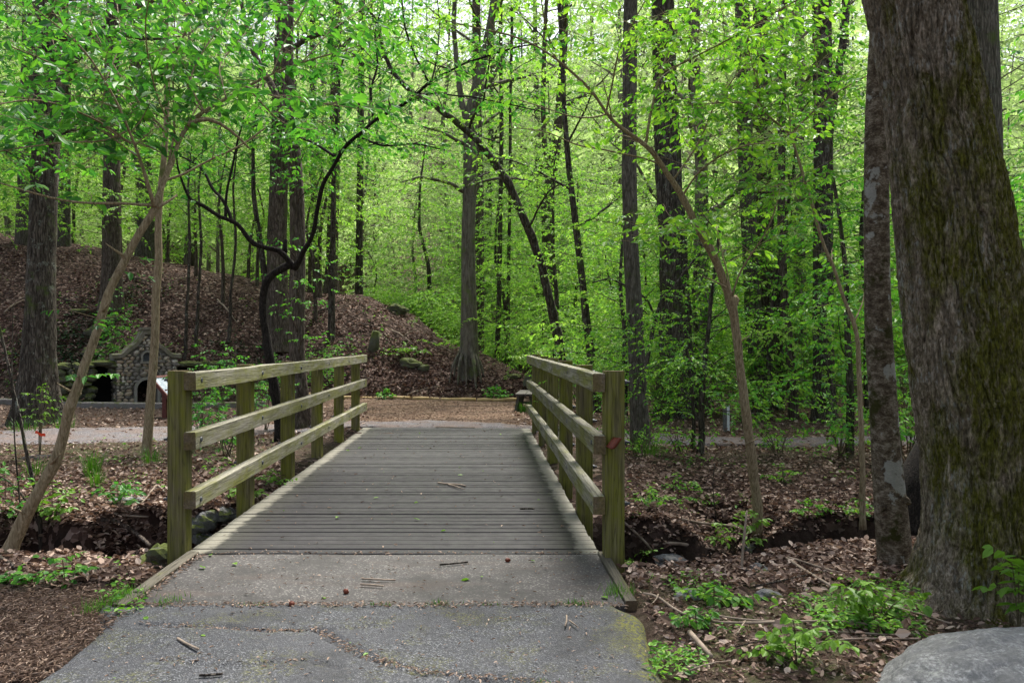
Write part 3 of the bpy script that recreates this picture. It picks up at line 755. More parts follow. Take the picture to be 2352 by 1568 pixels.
# bench at the far end of the bridge
bb = np.array([at(1186, 0, 18.6)[0], 18.55, 0.]); be = empty('bench', bb, 'dark low wooden bench with splayed legs beyond the far right end of the bridge', 'bench')
RB = rotz(-.12)
MB().rough((-.02, -.1, .37), (.20, 1.5, .415), 10, .003, RB, bb).build('seat', M['bench'], be, recalc=True)
MB().rough((.212, -.1, .37), (.43, 1.5, .415), 10, .003, RB, bb).build('seat', M['bench'], be, recalc=True)
for yy in (.12, 1.2):
    for (a, b) in ((.06, -.02), (.33, .42)):
        lg = MB(); lg.tube([H0 for H0 in (np.array([a, yy, .37]) @ RB.T + bb, np.array([b, yy, -.08]) @ RB.T + bb)], .055, 4); lg.build('leg', M['bench'], be)
MB().box((.03, .15, .17), (.38, .2, .23), RB, bb).build('stretcher', M['bench'], be)
# border logs
lx = [(-6.4, 22.6), (-4.4, 22.45), (-1.95, 22.38), (-.15, 22.4), (1.0, 22.35)]
lb = ['yellow peeled log on the ground at the left, half behind the bridge rail posts', 'yellow peeled log lying left of centre at the foot of the leafy mound', 'yellow peeled log lying at the foot of the mound straight ahead of the bridge', 'short yellow peeled log lying beside the bench at the foot of the mound']
for (a, b), l in zip(zip(lx[:-1], lx[1:]), lb):
    p0 = np.array([a[0] + .02, a[1], ground_z(a[0], a[1]) + .035]); p1 = np.array([b[0] - .02, b[1] + .06, ground_z(b[0], b[1]) + .035])
    pts = np.array([p0 + (p1 - p0) * t + np.array([0, 0, .012 * math.sin(t * 9)]) for t in np.linspace(0, 1, 8)])
    tag(MB().tube(pts, .048, 10).build('border_log', M['log'], off=p0, smooth=True), l, 'log', 'peeled logs edging the chip path')
# white marker post
mp = at(1668, 990, 14.4); me_ = empty('marker_post', mp, 'short grey marker post with one white face standing in the mulch by the gravel path', 'marker post')
MB().rough(mp + (-.05, -.04, -.2), mp + (.04, .04, .47), 6, .002, axis=2).build('post_body', M['rock'], me_, recalc=True)
MB().box(mp + (.0, -.05, .0), mp + (.045, -.042, .465)).build('white_face', M['white'], me_)
# the rust-red dead leaf caught on the right post
dl = np.array([.885, 5.775, .86]); m = MB()
nn = 7; g = np.stack(np.meshgrid(np.linspace(-.5, .5, nn), np.linspace(-.5, .5, nn), indexing='ij'), -1); P = np.zeros((nn, nn, 3))
P[..., 0] = g[..., 0] * .055 + .012 * g[..., 1]; P[..., 2] = g[..., 1] * .085 + .03 * g[..., 0]; P[..., 1] = -.03 * np.cos(g[..., 0] * 3) + .015 * g[..., 1]
P[..., 2] *= (1 - .5 * np.abs(g[..., 0])); P[-1, -1, 2] += .012; P[0, -1] += (.006, 0, .01)
R_ = rotz(.2) @ roty(.55)
m.grid(P @ R_.T * 1.25 + dl + (.065, .02, .0)); o = m.build('dead_leaf', M['deadleaf'], off=dl, smooth=True)
so = o.modifiers.new('thickness', 'SOLIDIFY'); so.thickness = .002
tag(o, 'curled rust-red dead leaf caught on the nearest right bridge post', 'leaf')
# ------------------------------------------------------------------ plants
LEAF = np.array([(0, 0, 0), (.34, .25, .05), (.72, .19, .03), (1, 0, -.08), (.72, -.19, .03), (.34, -.25, .05)])
LF = np.array([[0, 5, 4, 3], [0, 3, 2, 1]])
NARROW = LEAF * (1, .62, 1); BROAD = LEAF * (1, 1.32, 1)

def unit(v): return v / (np.linalg.norm(v, axis=-1, keepdims=True) + 1e-9)

def leaf_verts(P, D, N, S, shape=LEAF, curl=.0):
    P, D, N = np.asarray(P, float), unit(np.asarray(D, float)), np.asarray(N, float); S = np.asarray(S, float)
    W = unit(np.cross(N, D)); N2 = np.cross(D, W); sh = np.broadcast_to(shape[None], (len(P),) + shape.shape).copy()
    sh[:, :, 2] += rng.uniform(-.3 - curl, .1 + curl, (len(P), 1)) * sh[:, :, 0] ** 2 + curl * rng.uniform(-2, 3, (len(P), 1)) * sh[:, :, 1] ** 2
    sh[:, :, 1] *= rng.uniform(.75, 1.15, (len(P), 1))
    V = P[:, None] + S[:, None, None] * (sh[..., 0:1] * D[:, None] + sh[..., 1:2] * W[:, None] + sh[..., 2:3] * N2[:, None])
    n = len(P); k = len(shape)
    Fc = (np.arange(n)[:, None, None] * k + LF[None]).reshape(-1, 4)
    return V.reshape(-1, 3), Fc

class Plant:
    def __init__(s): s.w = MB(); s.P, s.D, s.N, s.S = [], [], [], []
    def leaf(s, p, d, n, sz): s.P.append(p); s.D.append(d); s.N.append(n); s.S.append(sz)
    def twig(s, p, d, L, lf, r=.003, flat=.8, sides=4, gap=1.0, wood=True):
        d = np.asarray(d, float) / np.linalg.norm(d); n = max(3, int(L / (lf * .62 * gap))); pts = [np.array(p)]
        for i in range(n):
            d = d + rng.normal(0, .10, 3) + (0, 0, -.035); d = d / np.linalg.norm(d); pts.append(pts[-1] + d * L / n)
        pts = np.array(pts)
        if wood: s.w.tube(pts[[0, n // 2, n]], [r, r * .8, r * .4], sides, False)
        hd = np.array([d[0], d[1], 0]); hd /= np.linalg.norm(hd) + 1e-6; lat = np.array([-hd[1], hd[0], 0])
        for i in range(1, n + 1):
            sd = 1 if i % 2 else -1
            for q in ((sd,) if rng.random() < .6 else (1, -1)):
                a = rng.uniform(.6, 1.15) * q
                dd = hd * math.cos(a) + lat * math.sin(a) + (0, 0, rng.uniform(-.95, .1))
                nn = np.array([rng.normal(0, flat), rng.normal(0, flat), 1.0])
                s.leaf(pts[i], dd, nn, lf * rng.uniform(.4, 1.3))
        s.leaf(pts[-1], d + (0, 0, -.25), np.array([rng.normal(0, flat), rng.normal(0, flat), 1]), lf * rng.uniform(.7, 1.1))
    def bough(s, p, d, L, r, lf, sp=.16, flat=.45, up=0.0, tl=.5, t0=.12, sides=5, gap=1.0, wood=True):
        d = np.asarray(d, float) / np.linalg.norm(d); n = 6; pts = [np.array(p, float)]
        for i in range(n):
            d = d + rng.normal(0, .13, 3) * (1, 1, .5) + (0, 0, up - .02 * i); d = d / np.linalg.norm(d); pts.append(pts[-1] + d * L / n)
        pts = np.array(pts); s.w.tube(pts, np.linspace(r, max(.0018, r * .25), n + 1), sides, False)
        m = max(2, int(L * (1 - t0) / sp)); sd = 1
        for t in np.linspace(t0, 1, m):
            q = t * n; i = min(n - 1, int(q)); pos = pts[i] + (pts[i + 1] - pts[i]) * (q - i)
            t_ = pts[i + 1] - pts[i]; hd = np.array([t_[0], t_[1], 0]); hd /= np.linalg.norm(hd) + 1e-6; lat = np.array([-hd[1], hd[0], 0])
            a = rng.uniform(.5, 1.1) * sd; sd = -sd
            if t > .98: a = 0
            s.twig(pos, hd * math.cos(a) + lat * math.sin(a) + (0, 0, rng.uniform(-.2, .3)), L * tl * (1.05 - .65 * t) * rng.uniform(.6, 1.2) + lf, lf, max(.0016, r * .22), flat, 3, gap, wood)
        return pts
    def limb(s, pts, rad, lf=0, sp=.3, bl=.8, sides=8, t0=.2, flat=.45, tl=.5, sub=.16, gap=1.0, smooth=True, up=.02):
        """a limb through 3-D points, set with leafy boughs"""
        pts = np.asarray(pts, float); rad = np.asarray(rad, float)
        d = np.concatenate([[0], np.cumsum(np.linalg.norm(np.diff(pts, axis=0), axis=1))]); n = max(len(pts), int(d[-1] / .10) + 2); n = min(n, 120)
        t = np.linspace(0, d[-1], n); q = np.stack([np.interp(t, d, pts[:, i]) for i in range(3)], 1)
        for _ in range(2 if smooth else 0): q[1:-1] = (q[:-2] + 2 * q[1:-1] + q[2:]) / 4
        rr = np.interp(t, d, rad)
        q = q + (fbm(q * 2.3 + 5, q[:, [1, 2, 0]] * 2.3, 0, 77, 3) * np.minimum(rr, .05)[:, None] * .85) * np.minimum(1, t / .3)[:, None]
        s.w.tube(q, rr * (1 + .10 * vnoise(t * 6, t * 0, 0, 5) + .5 * np.clip(vnoise(t * 9, t * 0 + d[-1], 0, 6) - .55, 0, 1)), sides, True)
        if lf:
            x = d[-1] * t0 + rng.uniform(0, sp); k = 0
            while x < d[-1]:
                i = int(np.searchsorted(t, x)); i = min(max(1, i), n - 1); tt = q[i] - q[i - 1]
                a = rng.uniform(0, 6.283) if k % 2 == 0 else a + math.pi + rng.uniform(-.6, .6)
                dd = np.array([math.cos(a), math.sin(a), rng.uniform(-.05, .45)]) + .5 * tt / (np.linalg.norm(tt) + 1e-9)
                s.bough(q[i], dd, bl * rng.uniform(.55, 1.25) * (1 - .3 * x / d[-1]), min(.010, rr[i] * .5), lf, sub, flat, up, tl, gap=gap)
                x += sp * rng.uniform(.6, 1.4); k += 1
        return q
    def build(s, name, loc, mats, label=None, cat=None, group=None, woodname='trunk', crownname='crown', shape=LEAF, smooth=True):
        e = empty(name, loc, label, cat, group)
        if s.w.n: s.w.build(woodname, mats[0], e, smooth=smooth)
        if len(s.P):
            v, f = leaf_verts(s.P, s.D, s.N, s.S, shape); MB().add(v, f).build(crownname, mats[1], e)
        return e

def pxl(pts, Y, dy=None):
    """limb through picture points at depth Y, drifting in depth by dy at its end"""
    n = len(pts); return np.array([at(p[0], p[1], Y + (dy or 0) * i / max(1, n - 1)) for i, p in enumerate(pts)])

def trunk_rad(px, Y): return np.array(px, float) / 2 * Y / F

def stem_tube(pl, pts, rad, sides=20, flare=.0, lobes=5, seed=0, seg=.12, wav=.05):
    """tapered trunk with an optional root flare"""
    pts = np.asarray(pts, float); rad = np.asarray(rad, float)
    d = np.concatenate([[0], np.cumsum(np.linalg.norm(np.diff(pts, axis=0), axis=1))]); n = int(min(160, max(8, d[-1] / seg)))
    t = np.linspace(0, 1, n) ** 1.25 * d[-1]
    q = np.stack([np.interp(t, d, pts[:, i]) for i in range(3)], 1); r = np.interp(t, d, rad)
    for _ in range(3): q[1:-1] = (q[:-2] + 2 * q[1:-1] + q[2:]) / 4
    def lobe(th, m):
        h = t[:, None]; e = np.exp(-h / (rad[0] * 2.2)); L = np.cos(lobes * th + seed + .6 * np.sin(th * 2 + seed))[None]
        o = 1 + wav * fbm(np.cos(th)[None] * 1.5 + seed, np.sin(th)[None] * 1.5, h * 1.3, 17, 3)
        return o + flare * e * (.55 + .75 * np.clip(L, -.2, 1) ** 1)
    pl.w.tube(q, r, sides, True, lobe)
    return q, r

def high_crown(pl, top, r, n=7, L=2.6, lf=.13, z0=.55, sp=.4):
    """limbs and sparse spring foliage in the upper part of a trunk polyline (q)"""
    q = top; m = len(q)
    for k in range(n):
        i = int(m * (z0 + (1 - z0) * (k + .5) / n)); i = min(m - 2, i); a = k * 2.4 + rng.uniform(-.5, .5)
        d = np.array([math.cos(a), math.sin(a), .55]); LL = L * (1.1 - .5 * k / n)
        p = q[i]; pts = [p]; dd = d / np.linalg.norm(d)
        for s in range(6):
            dd = dd + rng.normal(0, .12, 3); dd /= np.linalg.norm(dd); pts.append(pts[-1] + dd * LL / 6)
        pl.limb(pts, np.linspace(r[i] * .45, .012, 7), lf, sp * .6, LL * .5, 6, .25, .9, .55, .22, 1.0)

# ---- the named trees, left to right ---------------------------------------------------
def big_tree(name, label, pts, wpx, Y, mat, leaf='leaf_mid', flare=.5, lobes=5, top=15., sides=22, extra=None, crown=7, L=2.6, lf=.13, z0=.6, seed=1, sink=.15, group=None, cat='tree', wav=.05):
    P = [at(p[0], p[1], Y) for p in pts]; R = list(trunk_rad(wpx, Y))
    b = P[0].copy(); gz = float(ground_z(b[0], b[1]))
    if abs(gz - b[2]) < 1.2: P[0][2] = gz
    P[0][2] -= sink
    d = P[-1] - P[-2]; d = d / np.linalg.norm(d)
    if P[-1][2] < top - 1:
        d = d * np.array([.6, .6, 1]); d /= np.linalg.norm(d); L0 = (top - P[-1][2]) / max(.5, d[2])
        P.append(P[-1] + d * L0 * .5); R.append(R[-1] * .72); P.append(P[-1] + d * L0 * .5 + (rng.uniform(-.4, .4), rng.uniform(-.4, .4), 0)); R.append(.03)
    pl = Plant(); q, r = stem_tube(pl, P, R, sides, flare, lobes, seed, wav=wav)
    if crown: high_crown(pl, q, r, crown, L, lf, z0)
    if extra: extra(pl)
    base = P[0] + (0, 0, sink)
    return pl.build(name, base, (M[mat], M[leaf]), label, cat, group)

def ext_left(pl):
    Y = 15.6
    pl.limb(pxl([(104, 250), (125, 190), (150, 150), (185, 120), (250, 60), (300, -60)], Y, 1), trunk_rad([40, 34, 28, 24, 20, 12], Y), .1, .5, 1.2, 8, .4)
    pl.limb(pxl([(100, 420), (60, 380), (20, 350), (-40, 330)], Y, -1), trunk_rad([12, 9, 7, 4], Y), .1, .4, .9, 6, .3)
    pl.limb(pxl([(110, 330), (150, 300), (210, 290), (270, 300)], Y, -2), trunk_rad([10, 8, 6, 4], Y), .1, .35, 1.0, 6, .2)
big_tree('dark_tree', 'dark lichen-flecked tree with flared roots at the far left beside the gravel', [(84, 972), (88, 860), (95, 600), (103, 400), (108, 200), (112, 0), (116, -200)], [84, 70, 60, 58, 60, 54, 50], 15.6, 'dark', 'leaf_near', .75, 5, 13, 26, ext_left, 6, 2.4, .13, .6, 2)

# slanted tan sapling whose crown fills the upper left
pl = Plant(); Y = 6.3
base = at(22, 1262, Y)
main = [(12, 1290), (30, 1240), (75, 1150), (130, 1045), (160, 955), (186, 870), (215, 770), (247, 680), (262, 625), (300, 565), (335, 510), (357, 470)]
mw = [58, 46, 40, 36, 34, 31, 29, 29, 27, 26, 25, 26]
pl.limb(pxl(main, Y), trunk_rad(mw, Y) * .70, 0, sides=14, smooth=True)
for pts, w, dy, lf, sp, bl, t0 in (
    ([(355, 475), (372, 420), (395, 365), (408, 330), (430, 287), (470, 258), (520, 228), (567, 200), (627, 167), (697, 140), (790, 118), (880, 85)], [20, 18, 16, 15, 14, 12, 11, 10, 8, 7, 5, 3], 1.2, .09, .17, .75, .3),
    ([(430, 287), (455, 270), (480, 268), (505, 283), (535, 303), (560, 330), (573, 342)], [13, 12, 12, 11, 9, 7, 6], .3, .098, .5, .4, .5),
    ([(355, 475), (330, 405), (312, 345), (293, 300), (268, 235), (240, 190), (208, 130), (150, 75), (80, 20)], [13, 11, 9, 8, 7, 6, 6, 5, 3], -.6, .09, .15, .75, .15),
    ([(360, 470), (378, 410), (390, 350), (403, 308), (398, 200), (396, 110), (402, 40), (398, -60)], [10, 9, 8, 7, 6, 5, 4, 4], .9, .098, .2, .7, .3),
    ([(352, 472), (320, 470), (255, 468), (190, 470), (130, 462), (60, 440), (-20, 415)], [10, 8, 8, 7, 6, 5, 4], -.7, .098, .28, .5, .3),
    ([(362, 476), (385, 465), (406, 449)], [10, 9, 6], .2, 0, .5, .3, .5),
    ([(300, 330), (230, 280), (150, 245), (80, 225), (0, 240), (-60, 250)], [6, 6, 5, 5, 4, 3], -1.2, .09, .16, .7, .1),
    ([(293, 300), (240, 330), (170, 322), (100, 333), (40, 340), (-30, 352)], [6, 5, 5, 5, 4, 4], -.5, .098, .2, .55, .1),
    ([(408, 330), (330, 250), (260, 150), (210, 60), (190, -40)], [7, 6, 5, 4, 3], 1.5, .09, .15, .8, .1),
    ([(470, 258), (430, 190), (470, 110), (520, 40), (540, -40)], [7, 6, 5, 4, 3], .8, .09, .15, .75, .15),
    ([(567, 200), (620, 220), (690, 235), (770, 240), (850, 255)], [6, 5, 4, 3, 2], -.5, .098, .16, .6, .1),
    ([(240, 190), (160, 170), (90, 130), (20, 110), (-40, 60)], [5, 5, 4, 4, 3], -.9, .09, .15, .7, .1),
    ([(403, 308), (360, 230), (340, 140), (330, 60), (350, -40)], [5, 5, 4, 4, 3], -1.0, .09, .16, .75, .1),
    ([(300, 330), (250, 300), (190, 240), (140, 170), (120, 90)], [5, 5, 4, 4, 3], .9, .09, .16, .7, .1),
    ([(395, 365), (330, 330), (260, 320), (190, 380), (130, 400)], [5, 5, 4, 3, 2], 1.3, .085, .18, .6, .15),
    ([(520, 228), (500, 150), (560, 80), (620, 20), (650, -40)], [5, 5, 4, 4, 3], 1.8, .09, .16, .7, .1),
    ([(430, 287), (480, 200), (450, 120), (430, 40), (460, -40)], [5, 5, 4, 4, 3], 2.2, .09, .16, .75, .1),
    ([(567, 200), (640, 280), (700, 300), (760, 290)], [5, 4, 3, 2], 1.4, .085, .18, .6, .15),
    ([(240, 190), (280, 100), (270, 20), (260, -60)], [5, 4, 4, 3], 1.2, .09, .16, .75, .1),
    ([(293, 300), (200, 260), (110, 290), (30, 300), (-40, 290)], [5, 4, 4, 3, 3], 1.6, .085, .17, .65, .1),
    ([(697, 140), (760, 70), (820, 30), (880, -20)], [4, 4, 3, 3], 1.0, .085, .17, .65, .1),
    ([(627, 167), (650, 100), (690, 40), (720, -30)], [5, 4, 4, 3], .4, .098, .16, .65, .1)):
    q = pxl(pts, Y, dy); pl.limb(q, trunk_rad(w, Y) * .75, lf, sp, bl, 7, t0, .9, .5, .11)
for px, py in ((262, 625), (186, 870)):
    p = at(px, py, Y); pl.bough(p, (.5, -.6, .1), .45, .004, .08, .16)
pl.bough(at(232, 735, Y), (-.3, -.5, .3), .3, .003, .07, .15)
for px, py, dx in ((60, 1180, -1), (118, 1065, 1), (176, 905, -1), (236, 715, 1), (285, 588, -1)):
    p = at(px, py, Y - .03); pl.limb([p, p + (.05 * dx, -.05, .03), p + (.11 * dx, -.08, .09)], [.012, .008, .004], 0, sides=6)
    blob(pl.w, p + (0, .02, 0), (.026, .026, .022), px, 9, 6, .3)
pl.build('leaning_sapling', base, (M['tan'], M['leaf_near']), 'slanting tan sapling leaning right from the lower left corner, leaves overhead', 'tree')

# slim grey upright beside the first bridge post
big_tree('slim_tree', 'slim grey crooked tree standing between the spring house and the nearest left bridge post', [(334, 1048), (343, 950), (352, 840), (358, 740), (356, 690), (366, 600), (362, 520), (368, 440), (378, 360), (384, 250), (380, 100), (390, -80)], [23, 20, 18, 18, 18, 17, 15, 14, 13, 11, 10, 8], 11.2, 'tan', 'leaf_near', .35, 4, 8.5, 14, None, 7, 1.5, .085, .5, 3)

# black twisted dogwood-like tree behind the left rail
pl = Plant(); Y = 13.0
main = [(645, 1010), (640, 960), (632, 905), (622, 825), (615, 780), (606, 735), (604, 690), (612, 655), (632, 628), (658, 612), (678, 612)]
pl.limb(pxl(main, Y), trunk_rad([30, 25, 24, 22, 21, 20, 18, 18, 18, 19, 19], Y), 0, sides=12)
for pts, w, dy, lf, sp, bl, t0 in (
    ([(675, 616), (660, 592), (648, 572), (620, 570), (596, 565), (570, 545), (550, 522), (533, 512), (503, 500), (473, 473), (437, 462), (423, 430), (413, 400), (402, 372), (408, 330)], [14, 13, 13, 12, 12, 11, 10, 10, 8, 10, 7, 6, 5, 4, 3], -.8, .085, .5, .5, .6),
    ([(655, 580), (652, 565), (657, 550)], [12, 10, 9], 0, 0, 1, 1, 1),
    ([(676, 616), (692, 598), (708, 570), (722, 540), (730, 490), (737, 450), (752, 405), (768, 362), (790, 335), (817, 312), (857, 275), (917, 247), (964, 217), (984, 190), (1044, 153), (1117, 130), (1184, 107), (1240, 100)], [15, 12, 11, 10, 10, 10, 9, 9, 9, 8, 7, 7, 6, 5, 4, 4, 3, 2], -2.2, .085, .34, .9, .35),
    ([(984, 190), (968, 155), (950, 120), (938, 85), (930, 60), (924, 0), (915, -60)], [5, 5, 4, 4, 4, 3, 3], -1.5, .085, .4, .7, .3),
    ([(964, 217), (1010, 215), (1075, 222), (1130, 232), (1200, 246), (1260, 262)], [5, 4, 4, 3, 3, 2], -1.0, .08, .45, .6, .3),
    ([(533, 511), (522, 470), (505, 445), (490, 430), (467, 393), (440, 372), (413, 358)], [9, 8, 7, 7, 6, 5, 4], .6, .085, .45, .6, .4),
    ([(518, 503), (519, 450), (526, 418), (533, 393), (540, 355), (548, 318), (560, 270)], [7, 6, 6, 6, 5, 5, 4], .4, .085, .4, .6, .3),
    ([(770, 360), (730, 330), (680, 310), (620, 300), (560, 280)], [7, 6, 5, 4, 3], 1.2, .085, .3, .9, .2),
    ([(857, 275), (850, 210), (870, 150), (860, 80), (880, 0)], [6, 6, 5, 4, 3], .8, .085, .3, .9, .15),
    ([(817, 312), (880, 335), (950, 330), (1020, 345)], [5, 5, 4, 3], -.6, .085, .3, .6, .15)):
    pl.limb(pxl(pts, Y, dy), trunk_rad(w, Y), lf, sp * .36, bl, 7, t0, .9, .55, .11)
pl.build('twisted_tree', at(640, 1000, Y), (M['black'], M['leaf_near']), 'small black twisted tree forking into crooked limbs behind the left bridge railing', 'tree')

def ext_fork(pl):
    for a, b, yy, L in ((640, 300, 13.6, 1.0), (700, 350, 13.8, 1.1), (620, 400, 13.6, .9), (690, 430, 14, .8), (650, 560, 13.9, .8), (690, 640, 14, .9), (720, 690, 14, .9), (660, 720, 13.9, .8), (700, 770, 14, .8), (640, 250, 13.7, 1.0), (720, 300, 13.8, 1.1), (600, 330, 13.8, 1.0), (735, 420, 13.9, .9)):
        p = at(684, b + 40, 14.8); e = at(a, b, yy); pl.limb([p, (p + e) / 2 + (0, 0, .05), e], [.012, .009, .005], .075, .18, L * .7, 5, .4, .9, .55, .12)
    pl.limb(pxl([(672, 330), (650, 260), (620, 190), (580, 120), (560, 40), (540, -80)], 15, 1), trunk_rad([20, 18, 15, 12, 10, 8], 15), .11, .5, 1.2, 8, .5)
big_tree('grey_tree', 'tall grey-barked tree right behind the twisted black tree, passing behind the left railing', [(692, 985), (688, 930), (682, 820), (682, 700), (684, 560), (682, 440), (672, 330), (664, 220), (660, 100), (664, -60), (668, -260)], [52, 44, 36, 36, 36, 34, 32, 28, 26, 26, 24], 14.9, 'brown', 'leaf_near', .5, 5, 15, 20, ext_fork, 7, 2.6, .12, .62, 4)
big_tree('brown_tree', 'broad brown tree trunk on the mound just left of the tall grey-barked tree', [(640, 800), (638, 700), (636, 560), (640, 420), (645, 250), (650, 60), (655, -150)], [56, 48, 44, 42, 40, 36, 34], 24, 'brown', 'leaf_mid', .35, 5, 17, 20, None, 6, 3, .14, .6, 5)
def beech_roots(p):
    b = at(1077, 800, 23.6)
    for a, L, r in ((-2.9, .5, .08), (-2.2, .6, .075), (-1.75, .5, .07), (-1.25, .75, .075), (-.8, .6, .08), (-.2, .5, .08), (-2.55, .75, .05)):
        d = np.array([math.cos(a), math.sin(a), 0]); q = [b + d * .16 + (0, 0, .35)]
        for t in (.35, .6, .85, 1.0):
            e = b + d * L * t * .95; q.append(np.array([e[0], e[1], max(float(ground_z(e[0], e[1])) + .05 * (1 - t), b[2] + .3 - .95 * t)]))
        q[-1][2] = float(ground_z(q[-1][0], q[-1][1])) - .06
        p.limb(q, [r * 1.1, r, r * .85, r * .6, r * .3], 0, sides=9)
    return []
big_tree('beech_tree', 'smooth grey beech with splayed mossy roots on the mound beyond the bridge', [(1077, 845), (1078, 780), (1076, 660), (1076, 520), (1080, 400), (1080, 300), (1086, 240), (1110, 140), (1130, 40), (1150, -120)], [42, 40, 34, 31, 32, 33, 30, 20, 18, 14], 23.6, 'beech', 'leaf_mid', .3, 6, 15, 26,
         lambda p: beech_roots(p) + [p.limb(pxl(a, 23.6, d), trunk_rad(w, 23.6), .1, .5, 1.4, 7, .35, .4, .5, .2) for a, w, d in (
             ([(1078, 300), (1060, 230), (1050, 150), (1040, 60), (1045, -60)], [18, 15, 13, 12, 9], .6), ([(1084, 260), (1105, 225), (1130, 180), (1160, 120)], [12, 10, 8, 6], -.8),
             ([(1066, 440), (1040, 425), (1005, 412), (965, 408), (920, 420)], [10, 9, 7, 5, 3], -2), ([(1066, 330), (1040, 318), (1010, 300), (970, 290)], [10, 8, 6, 4], -1.5), ([(1088, 425), (1130, 412), (1170, 408), (1220, 415)], [7, 6, 5, 3], -1.6))], 6, 2.6, .12, .62, 6, .25)
big_tree('brown_tree', 'straight brown trunk standing close behind the right edge of the smooth beech', [(1099, 775), (1100, 700), (1101, 560), (1100, 430), (1096, 250), (1094, 0), (1094, -200)], [27, 25, 23, 22, 21, 19, 18], 30, 'brown', 'leaf_mid', .2, 4, 20, 16, None, 6, 3, .15, .5, 7)
big_tree('thin_tree', 'thin dark straight trunk to the right of the beech, on the mound edge', [(1141, 770), (1146, 690), (1148, 560), (1150, 450), (1152, 300), (1150, 100), (1150, -150)], [13, 11, 11, 10, 10, 9, 8], 27, 'dark', 'leaf_mid', .2, 4, 15, 10, None, 6, 2.2, .13, .45, 8)
big_tree('thin_tree', 'very thin dark trunk right next to the thin one right of the beech', [(1166, 790), (1168, 680), (1169, 560), (1172, 440), (1172, 250), (1176, 60), (1176, -100)], [10, 9, 8, 8, 7, 7, 6], 27.5, 'dark', 'leaf_mid', .2, 4, 13, 9, None, 6, 2.2, .13, .45, 9)
# arching dark tree leaning left across the middle
pl = Plant(); Y = 19.5
main = [(1292, 850), (1284, 790), (1272, 730), (1262, 680), (1247, 610), (1232, 570), (1214, 523), (1194, 467), (1167, 420), (1147, 387), (1117, 350), (1084, 313), (1051, 283), (1011, 253), (977, 230), (934, 197), (901, 168), (880, 120), (870, 70), (850, 30), (822, -10), (800, -90)]
pl.limb(pxl(main, Y, -2), trunk_rad([30, 28, 26, 25, 24, 23, 22, 21, 21, 21, 20, 19, 18, 15, 14, 13, 12, 10, 9, 8, 7, 5], Y) * .8, .085, .3, 1.1, 12, .35, .9, .5, .18)
for pts, w, dy in (([(901, 168), (862, 153), (842, 140), (800, 120)], [8, 7, 5, 3], 0), ([(1076, 300), (1085, 270), (1110, 235), (1120, 180), (1128, 100)], [7, 7, 6, 5, 3], -1.5), ([(1214, 523), (1235, 480), (1260, 440), (1290, 420)], [6, 5, 4, 3], -1.5), ([(977, 230), (1000, 150), (1010, 60), (1000, -40)], [6, 5, 4, 3], 1), ([(1150, 392), (1110, 400), (1070, 430)], [5, 4, 3], -1)):
    pl.limb(pxl(pts, Y - 1, dy), trunk_rad(w, Y) * .85, .08, .2, .9, 6, .2, .9, .5, .18)
pl.build('arching_tree', at(1290, 850, Y), (M['dark'], M['leaf_mid']), 'dark tree arching over to the left across the clearing above the right bridge railing', 'tree')
big_tree('slender_tree', 'slender dark tree leaning slightly left just right of the arching one', [(1372, 900), (1362, 850), (1350, 760), (1338, 650), (1328, 560), (1318, 480), (1306, 380), (1296, 250), (1290, 100), (1280, -60)], [24, 21, 19, 17, 16, 15, 13, 11, 10, 9], 18.5, 'dark', 'leaf_mid', .2, 4, 12, 14, None, 8, 2.0, .11, .4, 10)
big_tree('forked_tree', 'brown tree forking high up behind the arching tree, right of centre', [(1262, 700), (1258, 600), (1258, 470), (1268, 390), (1280, 310), (1290, 200), (1296, 80), (1300, -80)], [28, 26, 26, 25, 22, 20, 17, 15], 32, 'brown', 'leaf_mid', .2, 4, 20, 14, lambda p: p.limb(pxl([(1266, 400), (1250, 330), (1248, 240), (1250, 120), (1256, -40)], 32), trunk_rad([15, 13, 12, 10, 8], 32), .13, .7, 1.6, 8, .4), 6, 2.8, .15, .5, 11)
big_tree('grey_tree', 'straight light-grey trunk in the right woods, its base beside the nearest right bridge post', [(1473, 1018), (1467, 930), (1462, 820), (1456, 690), (1449, 560), (1445, 430), (1446, 300), (1447, 120), (1450, -60), (1452, -260)], [44, 40, 38, 37, 35, 34, 33, 32, 30, 28], 12.7, 'grey', 'leaf_mid', .28, 5, 13, 20, None, 7, 2.2, .11, .62, 12)
big_tree('furrowed_tree', 'thick dark reddish tree with deep furrows to the right of the light-grey trunk', [(1556, 962), (1556, 900), (1552, 780), (1550, 640), (1540, 480), (1532, 320), (1526, 160), (1522, 0), (1520, -200)], [92, 78, 70, 64, 60, 56, 54, 50, 48], 17, 'dark', 'leaf_mid', .45, 6, 18, 26, None, 6, 2.8, .13, .65, 13, wav=.11)
# tan sapling right of the bridge, arching up to the left
pl = Plant(); Y = 8.6
main = [(1742, 1235), (1735, 1190), (1722, 1100), (1712, 1010), (1702, 910), (1692, 810), (1684, 740), (1678, 695), (1670, 660), (1648, 615), (1632, 578), (1608, 535), (1590, 490), (1568, 450), (1545, 415), (1517, 377), (1484, 333), (1447, 307), (1418, 285), (1391, 262), (1367, 220), (1345, 192), (1317, 172), (1277, 133), (1234, 103), (1184, 82), (1117, 70), (1051, 55), (990, 40)]
w = [34, 31, 30, 29, 28, 27, 27, 30, 26, 24, 24, 22, 20, 18, 16, 15, 13, 11, 10, 9, 8, 8, 7, 6, 5, 5, 4, 3, 3]
pl.limb(pxl(main, Y, -1.6), trunk_rad(w, Y) * .74, .07, .28, .75, 12, .62, .5, .5, .16)
blob(pl.w, at(1683, 690, Y - .04), (.07, .06, .06), 5, 12, 8, .35)
